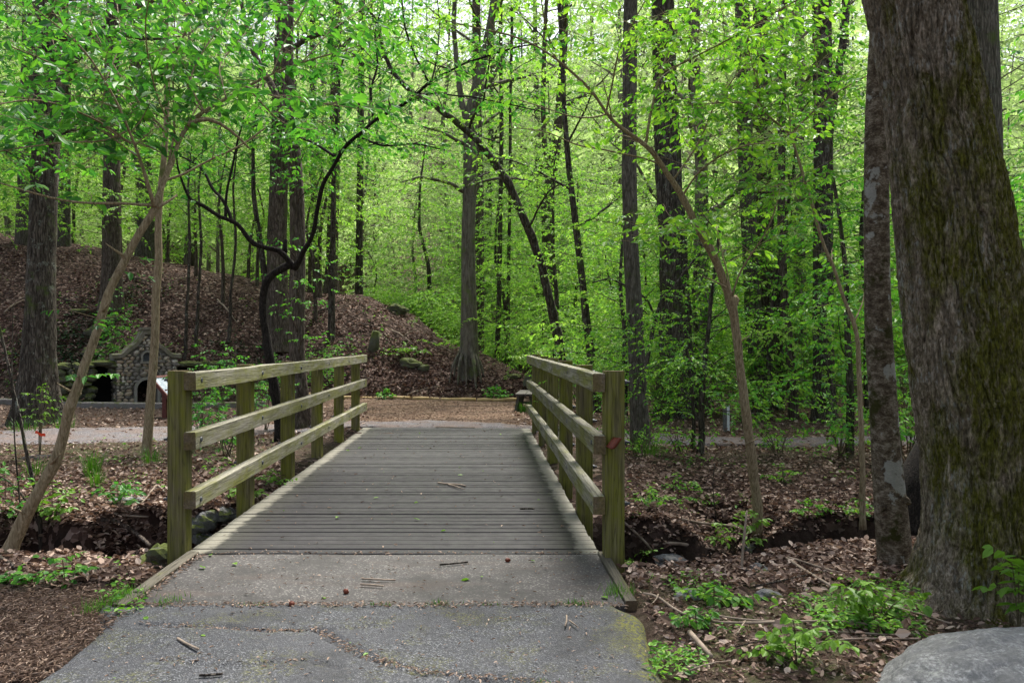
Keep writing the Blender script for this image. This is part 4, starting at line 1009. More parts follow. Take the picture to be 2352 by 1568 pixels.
for pts, w, dy, lf, sp, bl, t0 in (
    ([(1484, 327), (1492, 280), (1500, 245), (1517, 167), (1535, 120), (1551, 83), (1575, 30), (1600, -50)], [9, 8, 8, 7, 6, 6, 5, 4], .4, .07, .25, .8, .2),
    ([(1517, 377), (1485, 366), (1451, 357), (1384, 342), (1340, 337), (1317, 332), (1277, 311), (1251, 300), (1174, 293)], [6, 5, 5, 5, 4, 4, 3, 3, 2], -1, .08, .5, .4, .5),
    ([(1391, 263), (1351, 273), (1304, 267), (1251, 247), (1184, 227)], [5, 4, 4, 3, 2], -.6, .08, .5, .4, .5),
    ([(1682, 680), (1695, 630), (1725, 580), (1755, 545), (1775, 500), (1790, 440)], [6, 5, 5, 4, 4, 3], -.4, .07, .25, .7, .3),
    ([(1680, 680), (1672, 630), (1655, 570), (1645, 520)], [5, 4, 4, 3], .4, .08, .4, .5, .3),
    ([(1668, 660), (1640, 645), (1615, 635)], [5, 4, 3], -.3, 0, 1, 1, 1),
    ([(1391, 262), (1405, 200), (1420, 120), (1450, 60), (1490, -10)], [6, 5, 5, 4, 3], -.8, .07, .24, .8, .2),
    ([(1277, 133), (1262, 90), (1250, 40), (1240, -30)], [5, 5, 4, 3], -.5, .07, .24, .7, .2),
    ([(1568, 450), (1600, 400), (1650, 360), (1720, 330), (1780, 330)], [6, 5, 5, 4, 3], -1.0, .07, .22, .8, .2),
    ([(1608, 535), (1570, 520), (1520, 530), (1470, 560)], [5, 4, 3, 2], -1, .08, .22, .6, .2),
    ([(1545, 415), (1600, 340), (1640, 240), (1700, 160), (1760, 100)], [6, 6, 5, 4, 3], .5, .075, .2, .9, .15),
    ([(1517, 167), (1600, 130), (1680, 90), (1760, 40), (1830, 0)], [5, 5, 4, 4, 3], -1.5, .075, .2, .9, .15)):
    pl.limb(pxl(pts, Y - .6, dy), trunk_rad(w, Y) * .74, lf, sp * .4, bl, 7, t0, .9, .55, .115)
for px, py, dx in ((1713, 1020, 1), (1700, 880, -1), (1690, 790, 1), (1640, 595, 1), (1600, 520, -1)):
    p = at(px, py, Y - .25); pl.limb([p, p + (.05 * dx, -.06, .03), p + (.1 * dx, -.1, .08)], [.012, .008, .004], 0, sides=6)
pl.build('tan_sapling', at(1742, 1235, Y), (M['tan'], M['leaf_low']), 'tan sapling with a knobbly bend on the creek bank right of the bridge', 'tree')
# understory stems on the right
pl = Plant(); Y = 11.4
pl.limb(pxl([(1607, 1045), (1608, 990), (1605, 930), (1612, 860), (1618, 790), (1628, 700), (1640, 620), (1650, 520)], Y), trunk_rad([17, 15, 14, 12, 11, 10, 9, 6], Y), .055, .16, 1.1, 9, .1, .35, .5, .14, 1.05)
for k in range(16):
    i = rng.uniform(0, 1); p = at(1612 + 20 * i, 960 - 330 * i, Y); a = rng.uniform(0, 6.28)
    pl.bough(p, (math.cos(a), math.sin(a) * .8, .12), rng.uniform(1.1, 2.1), .008, .055, .17, .8, .0, .5)
pl.build('young_beech', at(1607, 1040, Y), (M['dark'], M['leaf_low']), 'dark-stemmed young beech with fine layered leaves in front of the furrowed trunk', 'tree')
pl = Plant()
pl.limb(pxl([(1590, 1030), (1592, 960), (1588, 900), (1575, 800), (1560, 740)], 11.6), trunk_rad([10, 9, 8, 7, 4], Y), .055, .3, .9, 7, .25, .35, .5, .15)
pl.build('young_beech', at(1590, 1030, 11.6), (M['dark'], M['leaf_low']), 'thinner dark stem close at the left foot of the young beech', 'tree')
pl = Plant(); Y = 14.5
pl.limb(pxl([(1480, 1000), (1478, 900), (1500, 780), (1520, 690), (1560, 640), (1600, 590), (1640, 540)], Y), trunk_rad([12, 11, 10, 8, 6, 5, 3], Y), .06, .25, 1.0, 7, .2, .35, .5, .16)
pl.limb(pxl([(1508, 740), (1490, 690), (1450, 660), (1400, 640), (1360, 650)], Y, -1), trunk_rad([6, 5, 5, 4, 3], Y), .06, .25, .9, 6, .2)
for k in range(16):
    p = at(1478 + rng.uniform(-5, 25), rng.uniform(720, 960), Y); a = rng.uniform(0, 6.28)
    pl.bough(p, (math.cos(a), math.sin(a), .1), rng.uniform(1.2, 2.2), .007, .06, .17, .35, 0, .42)
pl.build('young_beech', at(1480, 1000, Y), (M['dark'], M['leaf_low']), 'spreading young beech right behind the light-grey trunk, its boughs over the right railing', 'tree')
big_tree('grey_tree', 'grey left trunk of a close pair in the right woods behind the tan sapling', [(1742, 962), (1738, 860), (1730, 720), (1722, 560), (1714, 400), (1708, 200), (1704, 0), (1702, -200)], [46, 40, 38, 36, 34, 33, 32, 30], 18, 'grey', 'leaf_mid', .3, 5, 18, 18, None, 6, 2.6, .13, .65, 14)
big_tree('brown_tree', 'reddish-brown right trunk of a close pair in the right woods behind the tan sapling', [(1766, 945), (1764, 860), (1760, 720), (1756, 560), (1752, 400), (1750, 200), (1750, 0), (1752, -200)], [58, 50, 48, 46, 44, 42, 40, 38], 19.5, 'brown', 'leaf_mid', .3, 5, 18, 18, None, 6, 2.6, .13, .65, 15)
big_tree('slim_tree', 'slim brown trunk between the close pair and the black-barked tree in the right woods', [(1822, 985), (1820, 900), (1812, 780), (1800, 660), (1794, 500), (1796, 300), (1800, 100), (1804, -120)], [24, 21, 19, 18, 17, 16, 14, 12], 16.4, 'brown', 'leaf_mid', .2, 4, 13, 14, None, 7, 2.0, .11, .5, 16)
big_tree('dark_tree', 'black-barked straight tree left of the mottled trunk in the right woods', [(1892, 965), (1892, 900), (1891, 780), (1890, 600), (1891, 420), (1890, 240), (1888, 60), (1886, -160)], [54, 48, 45, 44, 43, 42, 42, 40], 15.8, 'dark', 'leaf_mid', .35, 5, 15, 22, lambda p: p.limb(pxl([(1898, 330), (1912, 240), (1926, 140), (1938, 20), (1945, -120)], 15.8, 1), trunk_rad([24, 21, 20, 18, 14], 15.8), .11, .6, 1.2, 9, .5), 6, 2.4, .12, .65, 17)
pl = Plant(); Y = 8.3
main = [(1982, 1215), (1981, 1140), (1978, 1040), (1975, 960), (1972, 860), (1968, 770), (1962, 740), (1945, 705), (1932, 670), (1915, 610), (1895, 565), (1880, 515), (1866, 470), (1855, 433), (1845, 400), (1835, 367), (1816, 310)]
pl.limb(pxl(main, Y), trunk_rad([20, 18, 17, 16, 15, 15, 14, 12, 12, 11, 10, 10, 9, 9, 9, 8, 8], Y) * .72, .08, .8, .45, 10, .55, .5, .5, .16)
for pts, w, dy in (([(1816, 310), (1790, 285), (1750, 254), (1722, 233), (1660, 236), (1570, 242)], [7, 6, 5, 4, 3, 2], -.8), ([(1816, 310), (1845, 278), (1870, 255), (1920, 210), (1985, 180), (2040, 140)], [6, 5, 5, 4, 3, 3], -.4),
                   ([(1816, 312), (1812, 250), (1800, 180), (1790, 100), (1790, 0)], [5, 5, 4, 4, 3], .8), ([(1750, 254), (1740, 190), (1720, 120), (1700, 40)], [5, 4, 4, 3], -.5), ([(1870, 255), (1880, 180), (1870, 90), (1880, 0)], [4, 4, 3, 3], .6), ([(1855, 433), (1800, 420), (1740, 440)], [4, 3, 2], -.6), ([(1962, 740), (1985, 690), (1990, 600)], [5, 4, 3], .4)):
    pl.limb(pxl(pts, Y, dy), trunk_rad(w, Y) * .8, .07, .09, .8, 6, .1, .9, .55, .11)
pl.build('thin_sapling', at(1982, 1215, Y), (M['tan'], M['leaf_low']), 'thin pale sapling immediately left of the mottled trunk, forking near the top', 'tree')
# overhanging leaves, mottled trunk, the big mossy oak
big_tree('mottled_tree', 'mottled grey-and-brown trunk with lichen and moss patches against the left side of the huge trunk', [(2064, 1345), (2052, 1250), (2044, 1150), (2034, 1040), (2028, 920), (2018, 780), (2014, 620), (2013, 480), (2012, 340), (2016, 180), (2026, 0), (2040, -200)], [80, 72, 68, 62, 60, 58, 54, 53, 52, 48, 44, 40], 5.75, 'mottled', 'leaf_low', .2, 4, 9, 30,
         lambda p: [blob(p.w, at(a, b, 5.7), (c, .04, c), int(a), 12, 8, .4) for a, b, c in ((2080, 1150, .03), (2024, 1165, .025), (2010, 470, .025))], 6, 1.4, .09, .7, 18, .2)
def oak():
    Y = 5.0
    L = np.array([(1400, 2066), (1330, 2105), (1240, 2122), (1150, 2128), (1050, 2124), (900, 2106), (780, 2092), (600, 2076), (450, 2060), (300, 2046), (150, 2020), (0, 1988), (-200, 1940), (-600, 1850)], float)
    Rr = np.array([(1400, 2470), (1330, 2440), (1240, 2412), (1150, 2398), (1050, 2386), (900, 2372), (780, 2352), (600, 2330), (450, 2300), (300, 2268), (150, 2238), (0, 2208), (-200, 2160), (-600, 2050)], float)
    py = np.concatenate([np.linspace(1425, -60, 430), np.linspace(-75, -600, 40)]); n = 330
    l = np.interp(-py, -L[:, 0], L[:, 1]); r = np.interp(-py, -Rr[:, 0], Rr[:, 1])
    l = np.where(py > 1400, l - (py - 1400) * 1.2, l); r = np.where(py > 1400, r + (py - 1400) * .8, r)
    c = np.array([at(a, b, Y) for a, b in zip((l + r) / 2, py)]); rad = (r - l) / 2 * Y / F * .985
    th = np.linspace(0, 2 * math.pi, n, endpoint=False); z = c[:, 2][:, None]
    cx, sy = np.cos(th)[None], np.sin(th)[None]
    R = rad[:, None] * (1 + .05 * fbm(cx * 1.2, sy * 1.2, z * .5, 101, 3))
    h0 = np.clip(z + .05, 0, 9)
    R = R + .09 * np.exp(-h0 / .2) * np.clip(np.cos(5 * th + .9)[None], -.1, 1)
    s = th[None] * .36; wx = s + .05 * fbm(cx * 3, sy * 3, z * 2.2, 103, 3) + .012 * vnoise(cx * 14, sy * 14, z * 9, 105)
    a_, b_ = np.cos(wx / .36), np.sin(wx / .36)
    k = 1 - np.abs(fbm(a_ * 15, b_ * 15, z * 4.6, 107, 2)) * 1.2
    k2 = 1 - np.abs(vnoise(a_ * 26, b_ * 26, z * 11.0, 109)) * 1.3
    fur = -np.clip(k, 0, 1) ** 3 * .028 - np.clip(k2, 0, 1) ** 3 * .012 + .004 * fbm(cx * 40, sy * 40, z * 28, 111, 2)
    R = R + fur
    top = np.linspace(0, 1, len(py))
    P = c[:, None] + np.stack([R * cx, R * sy, np.zeros_like(R)], -1)
    e = empty('mossy_oak', (c[20][0], Y, 0), 'huge furrowed tree trunk with green moss down its right side, behind the pale boulder', 'tree')
    m = MB(); i = np.arange(P.shape[0] * n).reshape(-1, n); j = np.roll(i, -1, 1)
    m.add(P.reshape(-1, 3), np.stack([i[:-1], i[1:], j[1:], j[:-1]], -1).reshape(-1, 4))
    pl = Plant(); q = c[-40:]; tp = c[-1]; d = (c[-1] - c[-30]); d /= np.linalg.norm(d)
    st2 = [tp - d * .1 + d * t + np.array([.08 * t * t * .2, 0, 0]) for t in (0, 1.5, 3, 5, 8)]
    qq, rr = stem_tube(pl, st2, [rad[-1], rad[-1] * .85, rad[-1] * .7, rad[-1] * .45, .04], 20)
    high_crown(pl, qq, rr, 8, 3.6, .13, .1)
    m.v += pl.w.v; base = m.n
    for f in pl.w.f: m.f.append(f + base)
    m.n += pl.w.n
    m.build('trunk', M['oak'], e, smooth=True)
    v, f = leaf_verts(pl.P, pl.D, pl.N, pl.S); MB().add(v, f).build('crown', M['leaf_mid'], e)
oak()
big_tree('grey_tree', 'grey trunk showing at the top right corner just behind the huge mossy trunk', [(2262, 1050), (2262, 800), (2260, 560), (2258, 300), (2255, 150), (2250, 0), (2246, -200)], [92, 84, 78, 75, 73, 70, 66], 9.5, 'grey', 'leaf_low', .3, 5, 13, 24, None, 6, 2.4, .11, .7, 19)
pl = Plant(); Y = 9.0
# leaning dark stump half behind the huge trunk
stp = Plant(); stem_tube(stp, [at(2112, 1215, 6.9), at(2120, 1130, 6.9), at(2140, 1060, 6.9), at(2165, 985, 6.9), at(2172, 960, 6.9)], trunk_rad([150, 118, 90, 60, 34], 6.9), 20, .25, 4, 7, .05, .12)
stp.build('tree_stump', at(2112, 1200, 6.9), (M['black'], None), 'tapering dark broken stump half hidden behind the left edge of the huge mossy trunk', 'stump', woodname='stump_wood')
# left background trunks
for lab, pts, w, Y, mat in (
    ('thick brown trunk on the mound rising directly behind the slanting sapling', [(256, 655), (256, 560), (256, 420), (258, 300), (260, 150), (262, 0), (264, -160)], [46, 40, 38, 36, 35, 34, 32], 25, 'brown'),
    ('pale flared trunk on the leafy slope just left of the dark lichen-flecked tree', [(46, 640), (52, 560), (56, 450), (60, 300), (64, 150), (66, 0), (68, -160)], [44, 34, 30, 29, 28, 27, 26], 29, 'grey'),
    ('tall grey trunk rising left of the black tree limbs, past the mound crest', [(338, 590), (334, 480), (325, 330), (316, 160), (312, 40), (310, -120)], [44, 38, 36, 36, 35, 34], 32, 'grey'),
    ('brown trunk on the mound crest to the right of the twisted black tree', [(760, 672), (762, 600), (766, 480), (768, 380), (770, 220), (774, 40), (776, -120)], [32, 27, 26, 26, 24, 22, 21], 29.5, 'brown'),
    ('slim grey trunk on the mound crest, furthest right before the beech', [(824, 675), (825, 600), (826, 480), (828, 330), (830, 150), (832, -60)], [20, 17, 16, 16, 15, 14], 31, 'dark'),
    ('slim brown trunk on the mound crest right behind the tall grey-barked tree', [(728, 668), (726, 560), (722, 430), (720, 280), (718, 100), (718, -60)], [19, 17, 16, 15, 14, 13], 31, 'grey')):
    big_tree('mound_tree', lab, pts, w, Y, mat, 'leaf_mid', .45, 5, 19, 16, None, 6, 2.8, .15, .6, int(w[0]))
for lab, x0, x1, Y in (('thin dark leafless-stemmed sapling on the mound right of the spring house gable', 422, 436, 22.6), ('second thin sapling stem on the mound, a step right of the leafless-stemmed one', 452, 462, 23.2), ('thin sapling on the mound beside the black tree limbs', 524, 540, 23.5)):
    pl = Plant(); z = float(ground_z(at(x0, 0, Y)[0], Y)); b = np.array([at(x0, 0, Y)[0], Y, z])
    pl.limb([b - (0, 0, .1), b + (.05, 0, 1.2), at(x1, 560, Y), at(x1 - 6, 430, Y), at(x1 + 6, 320, Y)], [.055, .045, .04, .03, .012], .09, .4, 1.0, 7, .5, .45)
    pl.build('mound_sapling', b, (M['dark'], M['leaf_mid']), lab, 'sapling')
# ------------------------------------------------------------------ the woods behind: prototypes, then copies
def proto_understory(h, lf, nb, mats, seed, t0=.10):
    pl = Plant(); x = 0; P = [np.zeros(3) - (0, 0, .2)]
    for i in range(6): P.append(np.array([.12 * h * vnoise(i * .5, seed, 0, 3) * i / 6, .12 * h * vnoise(i * .5, seed + 9, 0, 4) * i / 6, h * (i + 1) / 6]))
    q, r = stem_tube(pl, P, np.linspace(.011 * h + .012, .012, 7), 9, .25, 4, seed)
    for k in range(nb):
        t = t0 + (.98 - t0) * (k + .5) / nb; i = min(len(q) - 1, int(np.searchsorted(q[:, 2], t * h))); a = k * 2.4 + rng.uniform(-.5, .5)
        L = h * .34 * (1.15 - .8 * t) * rng.uniform(.7, 1.25) + .35
        pl.bough(q[i], (math.cos(a), math.sin(a), .22), L, .004 + .003 * L, lf, .13 + lf * .6, .85, .0, .5, .1, 4, .95, wood=False)
    return pl.build('understory_tree', (0, 0, 0), mats)

def proto_tall(h, r0, lf, mats, seed, z0=.3, nl=13):
    pl = Plant(); P = [np.array([0, 0, -.3])]
    for i in range(7): P.append(np.array([.05 * h * vnoise(i * .45, seed, 0, 6) * i / 7, .04 * h * vnoise(i * .45, seed + 5, 0, 7) * i / 7, h * (i + 1) / 7]))
    q, r = stem_tube(pl, P, np.concatenate([np.linspace(r0, r0 * .45, 6), [r0 * .25, .02]]), 14, .35, 5, seed, .25)
    high_crown(pl, q, r, nl, h * .17, lf, z0, .55)
    return pl.build('tall_tree', (0, 0, 0), mats)

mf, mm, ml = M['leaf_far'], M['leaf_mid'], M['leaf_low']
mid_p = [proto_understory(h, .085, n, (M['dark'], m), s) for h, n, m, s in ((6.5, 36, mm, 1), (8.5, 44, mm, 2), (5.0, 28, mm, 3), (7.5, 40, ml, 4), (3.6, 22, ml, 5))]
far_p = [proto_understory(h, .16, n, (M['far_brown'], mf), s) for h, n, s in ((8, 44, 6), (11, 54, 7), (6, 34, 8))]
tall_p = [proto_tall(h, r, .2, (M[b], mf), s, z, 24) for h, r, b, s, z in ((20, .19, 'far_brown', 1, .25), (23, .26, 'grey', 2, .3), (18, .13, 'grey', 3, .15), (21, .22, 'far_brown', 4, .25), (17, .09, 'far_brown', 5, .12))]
protos_used = set()
def plant(proto, x, y, label, cat, group, rz=None, sc=1.0, dz=0.0):
    if proto.name not in protos_used: protos_used.add(proto.name); o = proto
    else: o = copy_tree(proto)
    o.location = (x, y, float(ground_z(x, y)) + dz); o.rotation_euler = (rng.uniform(-.04, .04), rng.uniform(-.04, .04), rng.uniform(0, 6.28) if rz is None else rz); o.scale = (sc, sc, sc * rng.uniform(.92, 1.1))
    return tag(o, label, cat, group)

def spots(n, y0, y1, xpx0, xpx1, dmin, bias=1.0, ok=None, tries=4000):
    out = []
    for _ in range(tries):
        if len(out) >= n: break
        Y = y0 + (y1 - y0) * rng.random() ** bias; X = (rng.uniform(xpx0, xpx1) - CX) * Y / F
        if ok is not None and not ok(X, Y): continue
        if all((X - a) ** 2 + (Y - b) ** 2 > (dmin * (1 + .012 * Y)) ** 2 for a, b in out): out.append((X, Y))
    return out
k = 0
for X, Y in spots(26, 16.3, 25, 1430, 2600, 1.5, 1, lambda x, y: x > 2.4):
    plant(mid_p[(0, 3, 4, 2, 3)[k % 5]], X, Y, 'leafy young understory tree in the right woods between the gravel path and the slope', 'understory tree', 'understory trees in the right woods', None, rng.uniform(.75, 1.05)); k += 1
for X, Y in spots(30, 24, 37, 1130, 2700, 1.8, 1, lambda x, y: x > .8):
    plant(mid_p[(0, 1, 3, 1, 2)[k % 5]], X, Y, 'young tree with flat bright green leaf layers on the low ground right behind the mound', 'understory tree', 'bright understory trees behind the mound', None, rng.uniform(.8, 1.15)); k += 1
for X, Y in spots(20, 31, 37, -350, 1130, 2.2, 1, lambda x, y: y > np.interp(x, _cX, _cp[:, 1]) + 1.2):
    plant(mid_p[(1, 0, 2, 1, 0)[k % 5]], X, Y, 'young tree with flat bright green leaf layers just over the crest of the mound', 'understory tree', 'understory trees over the mound crest', None, rng.uniform(.8, 1.1)); k += 1
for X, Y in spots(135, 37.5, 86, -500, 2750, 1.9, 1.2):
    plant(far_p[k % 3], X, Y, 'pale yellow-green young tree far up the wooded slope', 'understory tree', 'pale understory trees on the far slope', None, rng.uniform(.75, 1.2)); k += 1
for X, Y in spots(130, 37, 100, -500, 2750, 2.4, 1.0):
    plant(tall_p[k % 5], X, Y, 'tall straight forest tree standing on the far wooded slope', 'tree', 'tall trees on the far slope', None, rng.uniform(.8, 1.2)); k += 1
for X, Y in spots(13, 17, 34, 1350, 2700, 2.4, 1, lambda x, y: x > 4 or y > 26):
    plant(tall_p[(4, 2, 0, 3, 4)[k % 5]], X, Y, 'straight brown forest trunk among the leaves of the nearer right woods', 'tree', 'trunks in the nearer right woods', None, rng.uniform(.7, .95)); k += 1
hp = proto_understory(6.2, .085, 26, (M['brown'], M['leaf_mid']), 21, .3)
for X, Y in spots(15, 24.5, 31, -150, 760, 1.5, 1, lambda x, y: x < -4):
    plant(hp, X, Y, 'slender leafy tree growing on the brown leafy mound at the left', 'understory tree', 'slender leafy trees on the mound', None, rng.uniform(.75, 1.1))
for X, Y in spots(6, 29, 35, -500, 800, 2.4, 1, lambda x, y: x < -4):
    plant(tall_p[(4, 2, 0, 1, 4)[k % 5]], X, Y, 'straight forest trunk on the top of the leafy mound at the left', 'tree', 'trunks along the mound top', None, rng.uniform(.75, 1.0)); k += 1
# nearer leafy saplings whose boughs hang into the upper left and right
lt = [proto_understory(8.5, .085, 34, (M['dark'], M['leaf_near']), 14, .52), proto_understory(5.8, .09, 30, (M['dark'], M['leaf_near']), 15)]
for (X, Y, s, l) in ((-9.6, 13.6, 1.0, 'high-crowned sapling left of the dark lichen-flecked tree at the photo edge'), (-6.4, 24.0, 1.15, 'high-crowned sapling on the mound above the spring house'), (-4.6, 24.6, 1.15, 'high-crowned sapling on the mound behind the black twisted tree'),
                  (-12.4, 20.0, 1.15, 'high-crowned sapling at the left foot of the mound beyond the gravel path')):
    plant(lt[0], X, Y, l, 'sapling', None, None, s)
for (X, Y, s, l) in ((7.4, 8.8, 1.1, 'leafy sapling to the right of the huge mossy trunk at the photo edge'), (8.8, 12, 1.1, 'leafy sapling behind the right side of the huge mossy trunk'), (5.2, 11.4, .8, 'leafy sapling showing between the mottled and the huge trunk')):
    plant(lt[1], X, Y, l, 'sapling', None, None, s)

# ------------------------------------------------------------------ shrubs and small plants
def shrub(name, label, X, Y, h, lf, n, mats, spread=.6, group=None, z=None, cat='shrub'):
    pl = Plant(); zz = float(ground_z(X, Y)) if z is None else z; b = np.array([X, Y, zz])
    for k in range(n):
        a = rng.uniform(0, 6.28); u = rng.uniform(.2, 1)
        tip = b + np.array([math.cos(a) * spread * u, math.sin(a) * spread * u, h * rng.uniform(.6, 1.05)])
        mid = b + (tip - b) * .5 + (0, 0, h * .12)
        pl.limb([b + rng.normal(0, .03, 3) * (1, 1, 0) - (0, 0, .05), mid, tip], [.008, .006, .003], lf, .14, spread * .75, 5, .25, .45, .5, .13)
    return pl.build(name, b, mats, label, cat, group, woodname='stems', crownname='foliage')
ln, ll_, lp = (M['twig'], M['leaf_near']), (M['twig'], M['leaf_low']), (M['twig'], M['leaf_pale'])
for (px, Y, h, lf, n, sp, l) in (
    (505, 16.6, 1.55, .08, 6, .6, 'bright green shrub behind the top left rail, beside the spring house'),
    (585, 17.8, 1.3, .075, 5, .6, 'green shrub behind the left railing at the foot of the twisted black tree'),
    (470, 12.2, 1.0, .075, 7, .45, 'small green shrub showing under the middle left rail near the first post'),
    (522, 11.0, .85, .07, 6, .4, 'small low shrub between the first two left bridge posts'),
    (610, 14.4, 1.1, .07, 6, .45, 'thin shrub seen between the second and third left bridge posts'),
    (715, 21.8, 1.7, .07, 7, .8, 'sparse shrub on the mound just above the far left rail'),
    (255, 21.9, 2.6, .09, 5, .7, 'thin ivy-footed shrub on the mound above the left stone wall')):
    shrub('shrub', l, (px - CX) * Y / F, Y, h, lf, n, ln, sp)
for (px, Y, h, lf, n, sp, l) in (
    (1470, 11.3, .4, .06, 7, .35, 'low leafy bush behind the nearest right post on the creek bank'),
    (1560, 11.3, .4, .06, 7, .4, 'low leafy bush at the foot of the thinner dark stem'),
    (1790, 11.2, .4, .06, 8, .4, 'low leafy bush on the far creek bank beneath the black-barked tree'),
    (1705, 14.9, .45, .065, 7, .5, 'leafy bush behind the tan sapling by the gravel path'),
    (1930, 11.2, .55, .07, 8, .4, 'leafy bush left of the thin pale sapling near the gravel path'),
    (1885, 17, 1.5, .07, 9, 1.0, 'tall leafy bush wrapped round the foot of the black-barked tree'),
    (1640, 17.2, 1.4, .065, 10, 1.0, 'leafy bush between the furrowed trunk and the grey paired trunk'),
    (1530, 16.0, 1.5, .06, 10, .9, 'leafy bush at the right foot of the light-grey trunk behind the railing'), (1745, 16.3, 1.3, .06, 9, .9, 'leafy bush at the foot of the close pair of trunks'),
    (1400, 17.5, 1.3, .065, 9, .9, 'leafy bush just behind the right railing'),
    (1330, 19.5, 1.6, .07, 10, 1.1, 'leafy bush at the base of the arching tree behind the right railing'),
    (2080, 11, 1.2, .07, 9, .7, 'leafy bush in the gap between the mottled and the huge trunk')):
    shrub('bush', l, (px - CX) * Y / F, Y, h, lf, n, ll_, sp, cat='bush')
for i in range(16):
    Y = rng.uniform(24.6, 33); X = (rng.uniform(1180, 2400) - CX) * Y / F
    shrub('bush', 'bright leafy bush low among the trunks of the woods right of the mound', X, Y, rng.uniform(.9, 1.6), .09, 7, (M['twig'], M['leaf_mid']), 1.0, 'bushes low in the right woods', cat='bush')
for i in range(14):
    Y = rng.uniform(29.5, 36); X = (rng.uniform(860, 1190) - CX) * Y / F
    shrub('bush', 'pale leafy bush in the dip behind the mound left of the beech', X, Y, rng.uniform(1.0, 1.9), .10, 7, (M['twig'], M['leaf_mid']), 1.1, 'pale bushes in the dip behind the mound', cat='bush')

def seedling(label, p, tips, lf, mats=lp, name='seedling', cat='seedling', shape=BROAD):
    """arching stems with paired pointed leaves hanging in two ranks"""
    pl = Plant(); p = np.asarray(p, float)
    for tp in tips:
        tp = np.asarray(tp, float); mid = (p + tp) / 2 + (0, 0, .35 * np.linalg.norm(tp - p)); t = np.linspace(0, 1, 14)[:, None]
        q = (1 - t) ** 2 * (p - (0, 0, .03)) + 2 * t * (1 - t) * mid + t * t * tp
        pl.w.tube(q, np.linspace(.004, .0015, 14), 5, False)
        for i in range(4, 14, 2):
            d = q[min(i + 1, 13)] - q[i - 1]; d /= np.linalg.norm(d); lat = np.cross(d, (0, 0, 1)); lat /= np.linalg.norm(lat) + 1e-6
            for s in (-1, 1):
                pl.leaf(q[i], lat * s + d * rng.uniform(.1, .9) + (0, 0, rng.uniform(-.95, .1)), np.array([rng.normal(0, .5), rng.normal(0, .5), 1]), lf * .82 * rng.uniform(.7, 1.2) * (.6 + .5 * math.sin(i / 13 * 3)))
        for _ in range(3): pl.twig(q[rng.integers(6, 13)], (rng.normal(), rng.normal(), .1), lf * rng.uniform(1.2, 2.2), lf * .7, .0015, .6, 3)
        pl.leaf(q[-1], d + (0, 0, -.3), np.array([0, 0, 1.]), lf * .8)
    return pl.build(name, p, mats, label, cat, None, woodname='stems', crownname='foliage', shape=shape)
def gat(px, py, n=3):
    """where the view ray through a picture point meets the ground"""
    d = np.array([(px - CX) / F, 1, -(py - CY) / F]); Ys = np.linspace(2.5, 45, 3000)
    h = EYE + d[2] * Ys - ground_z(d[0] * Ys, Ys); i = int(np.argmax(h < 0)); return np.array([d[0] * Ys[i], Ys[i], EYE + d[2] * Ys[i]])
g = gat
def S(label, b, tips, lf, dy=0.0, **kw):
    p = g(*b); seedling(label, p, [at(tx, ty, p[1] + rng.uniform(-.2, .15) + dy) for tx, ty in tips], lf, **kw)
S('leafy arching seedling in front of the foot of the mottled trunk', (2010, 1432), [(1890, 1385), (1925, 1345), (1990, 1335), (2060, 1360), (2095, 1375), (1965, 1375)], .085)
S('low leafy seedling with drooping pointed leaves in front of the dead stems', (1830, 1520), [(1715, 1500), (1760, 1455), (1820, 1420), (1880, 1440), (1935, 1470), (1790, 1480)], .075)
S('light green seedling at the foot of the tan sapling on the creek bank', (1690, 1262), [(1625, 1235), (1650, 1200), (1700, 1175), (1760, 1190), (1745, 1235)], .09)
S('small pale seedling beside the outer side of the nearest right post', (1462, 1298), [(1425, 1292), (1450, 1270), (1500, 1262), (1525, 1275)], .07)
S('upright seedling at the right photo edge before the mossy trunk', (2340, 1462), [(2322, 1290), (2340, 1300), (2365, 1275)], .10)
S('low green seedling patch left of the flat stone on the right bank', (1640, 1390), [(1600, 1352), (1640, 1345), (1690, 1370), (1720, 1378)], .075, mats=ll_)
S('green seedling on the dirt left of the bridge in front of the flat pale rock', (272, 1160), [(240, 1132), (268, 1112), (300, 1125), (310, 1150)], .09, mats=ln)
S('yellow-green seedling behind the base of the slanting sapling', (120, 1200), [(70, 1140), (120, 1100), (160, 1130), (165, 1165), (90, 1165)], .085)
S('weedy green plant at the lip of the left creek hollow', (150, 1345), [(100, 1310), (140, 1280), (190, 1300), (180, 1330)], .07, mats=ln)
S('green weed by the left photo edge below the slanting sapling', (25, 1350), [(0, 1325), (20, 1310), (55, 1320)], .07, mats=ln)
S('weedy stems at the left photo edge beside the slanting sapling', (15, 1215), [(-20, 1120), (10, 1070), (45, 1090), (60, 1150)], .07, mats=ln)
S('small green seedling among leaves under the second left rail gap', (560, 1160), [(530, 1120), (560, 1105), (590, 1130)], .08, mats=lp)
S('leafy weed right of the third left bridge post beside the deck', (625, 1120), [(595, 1095), (625, 1080), (650, 1100)], .07, mats=lp)
for i, (l, px, py) in enumerate((('green tuft spilling over the lip of the right creek hollow by the bridge', 1500, 1165), ('green tuft on the lip of the right creek hollow below the dark stem', 1610, 1160), ('green tuft hanging on the creek bank between tan and pale saplings', 1860, 1190), ('fern-like green tuft in the litter of the right front bank', 1600, 1440), ('green tuft on the leafy bank in front of the thin pale sapling', 1985, 1190), ('green tuft below the far creek bank left of the tan sapling', 1560, 1130),
                                 ('green tuft on the far creek bank right of the tan sapling', 1800, 1110), ('green tuft on the far bank in front of the dark stump', 2075, 1180))):
    S(l, (px, py), [(px - 35, py - 20), (px - 5, py - 45), (px + 35, py - 25), (px + 15, py - 10)], .06, mats=ll_)
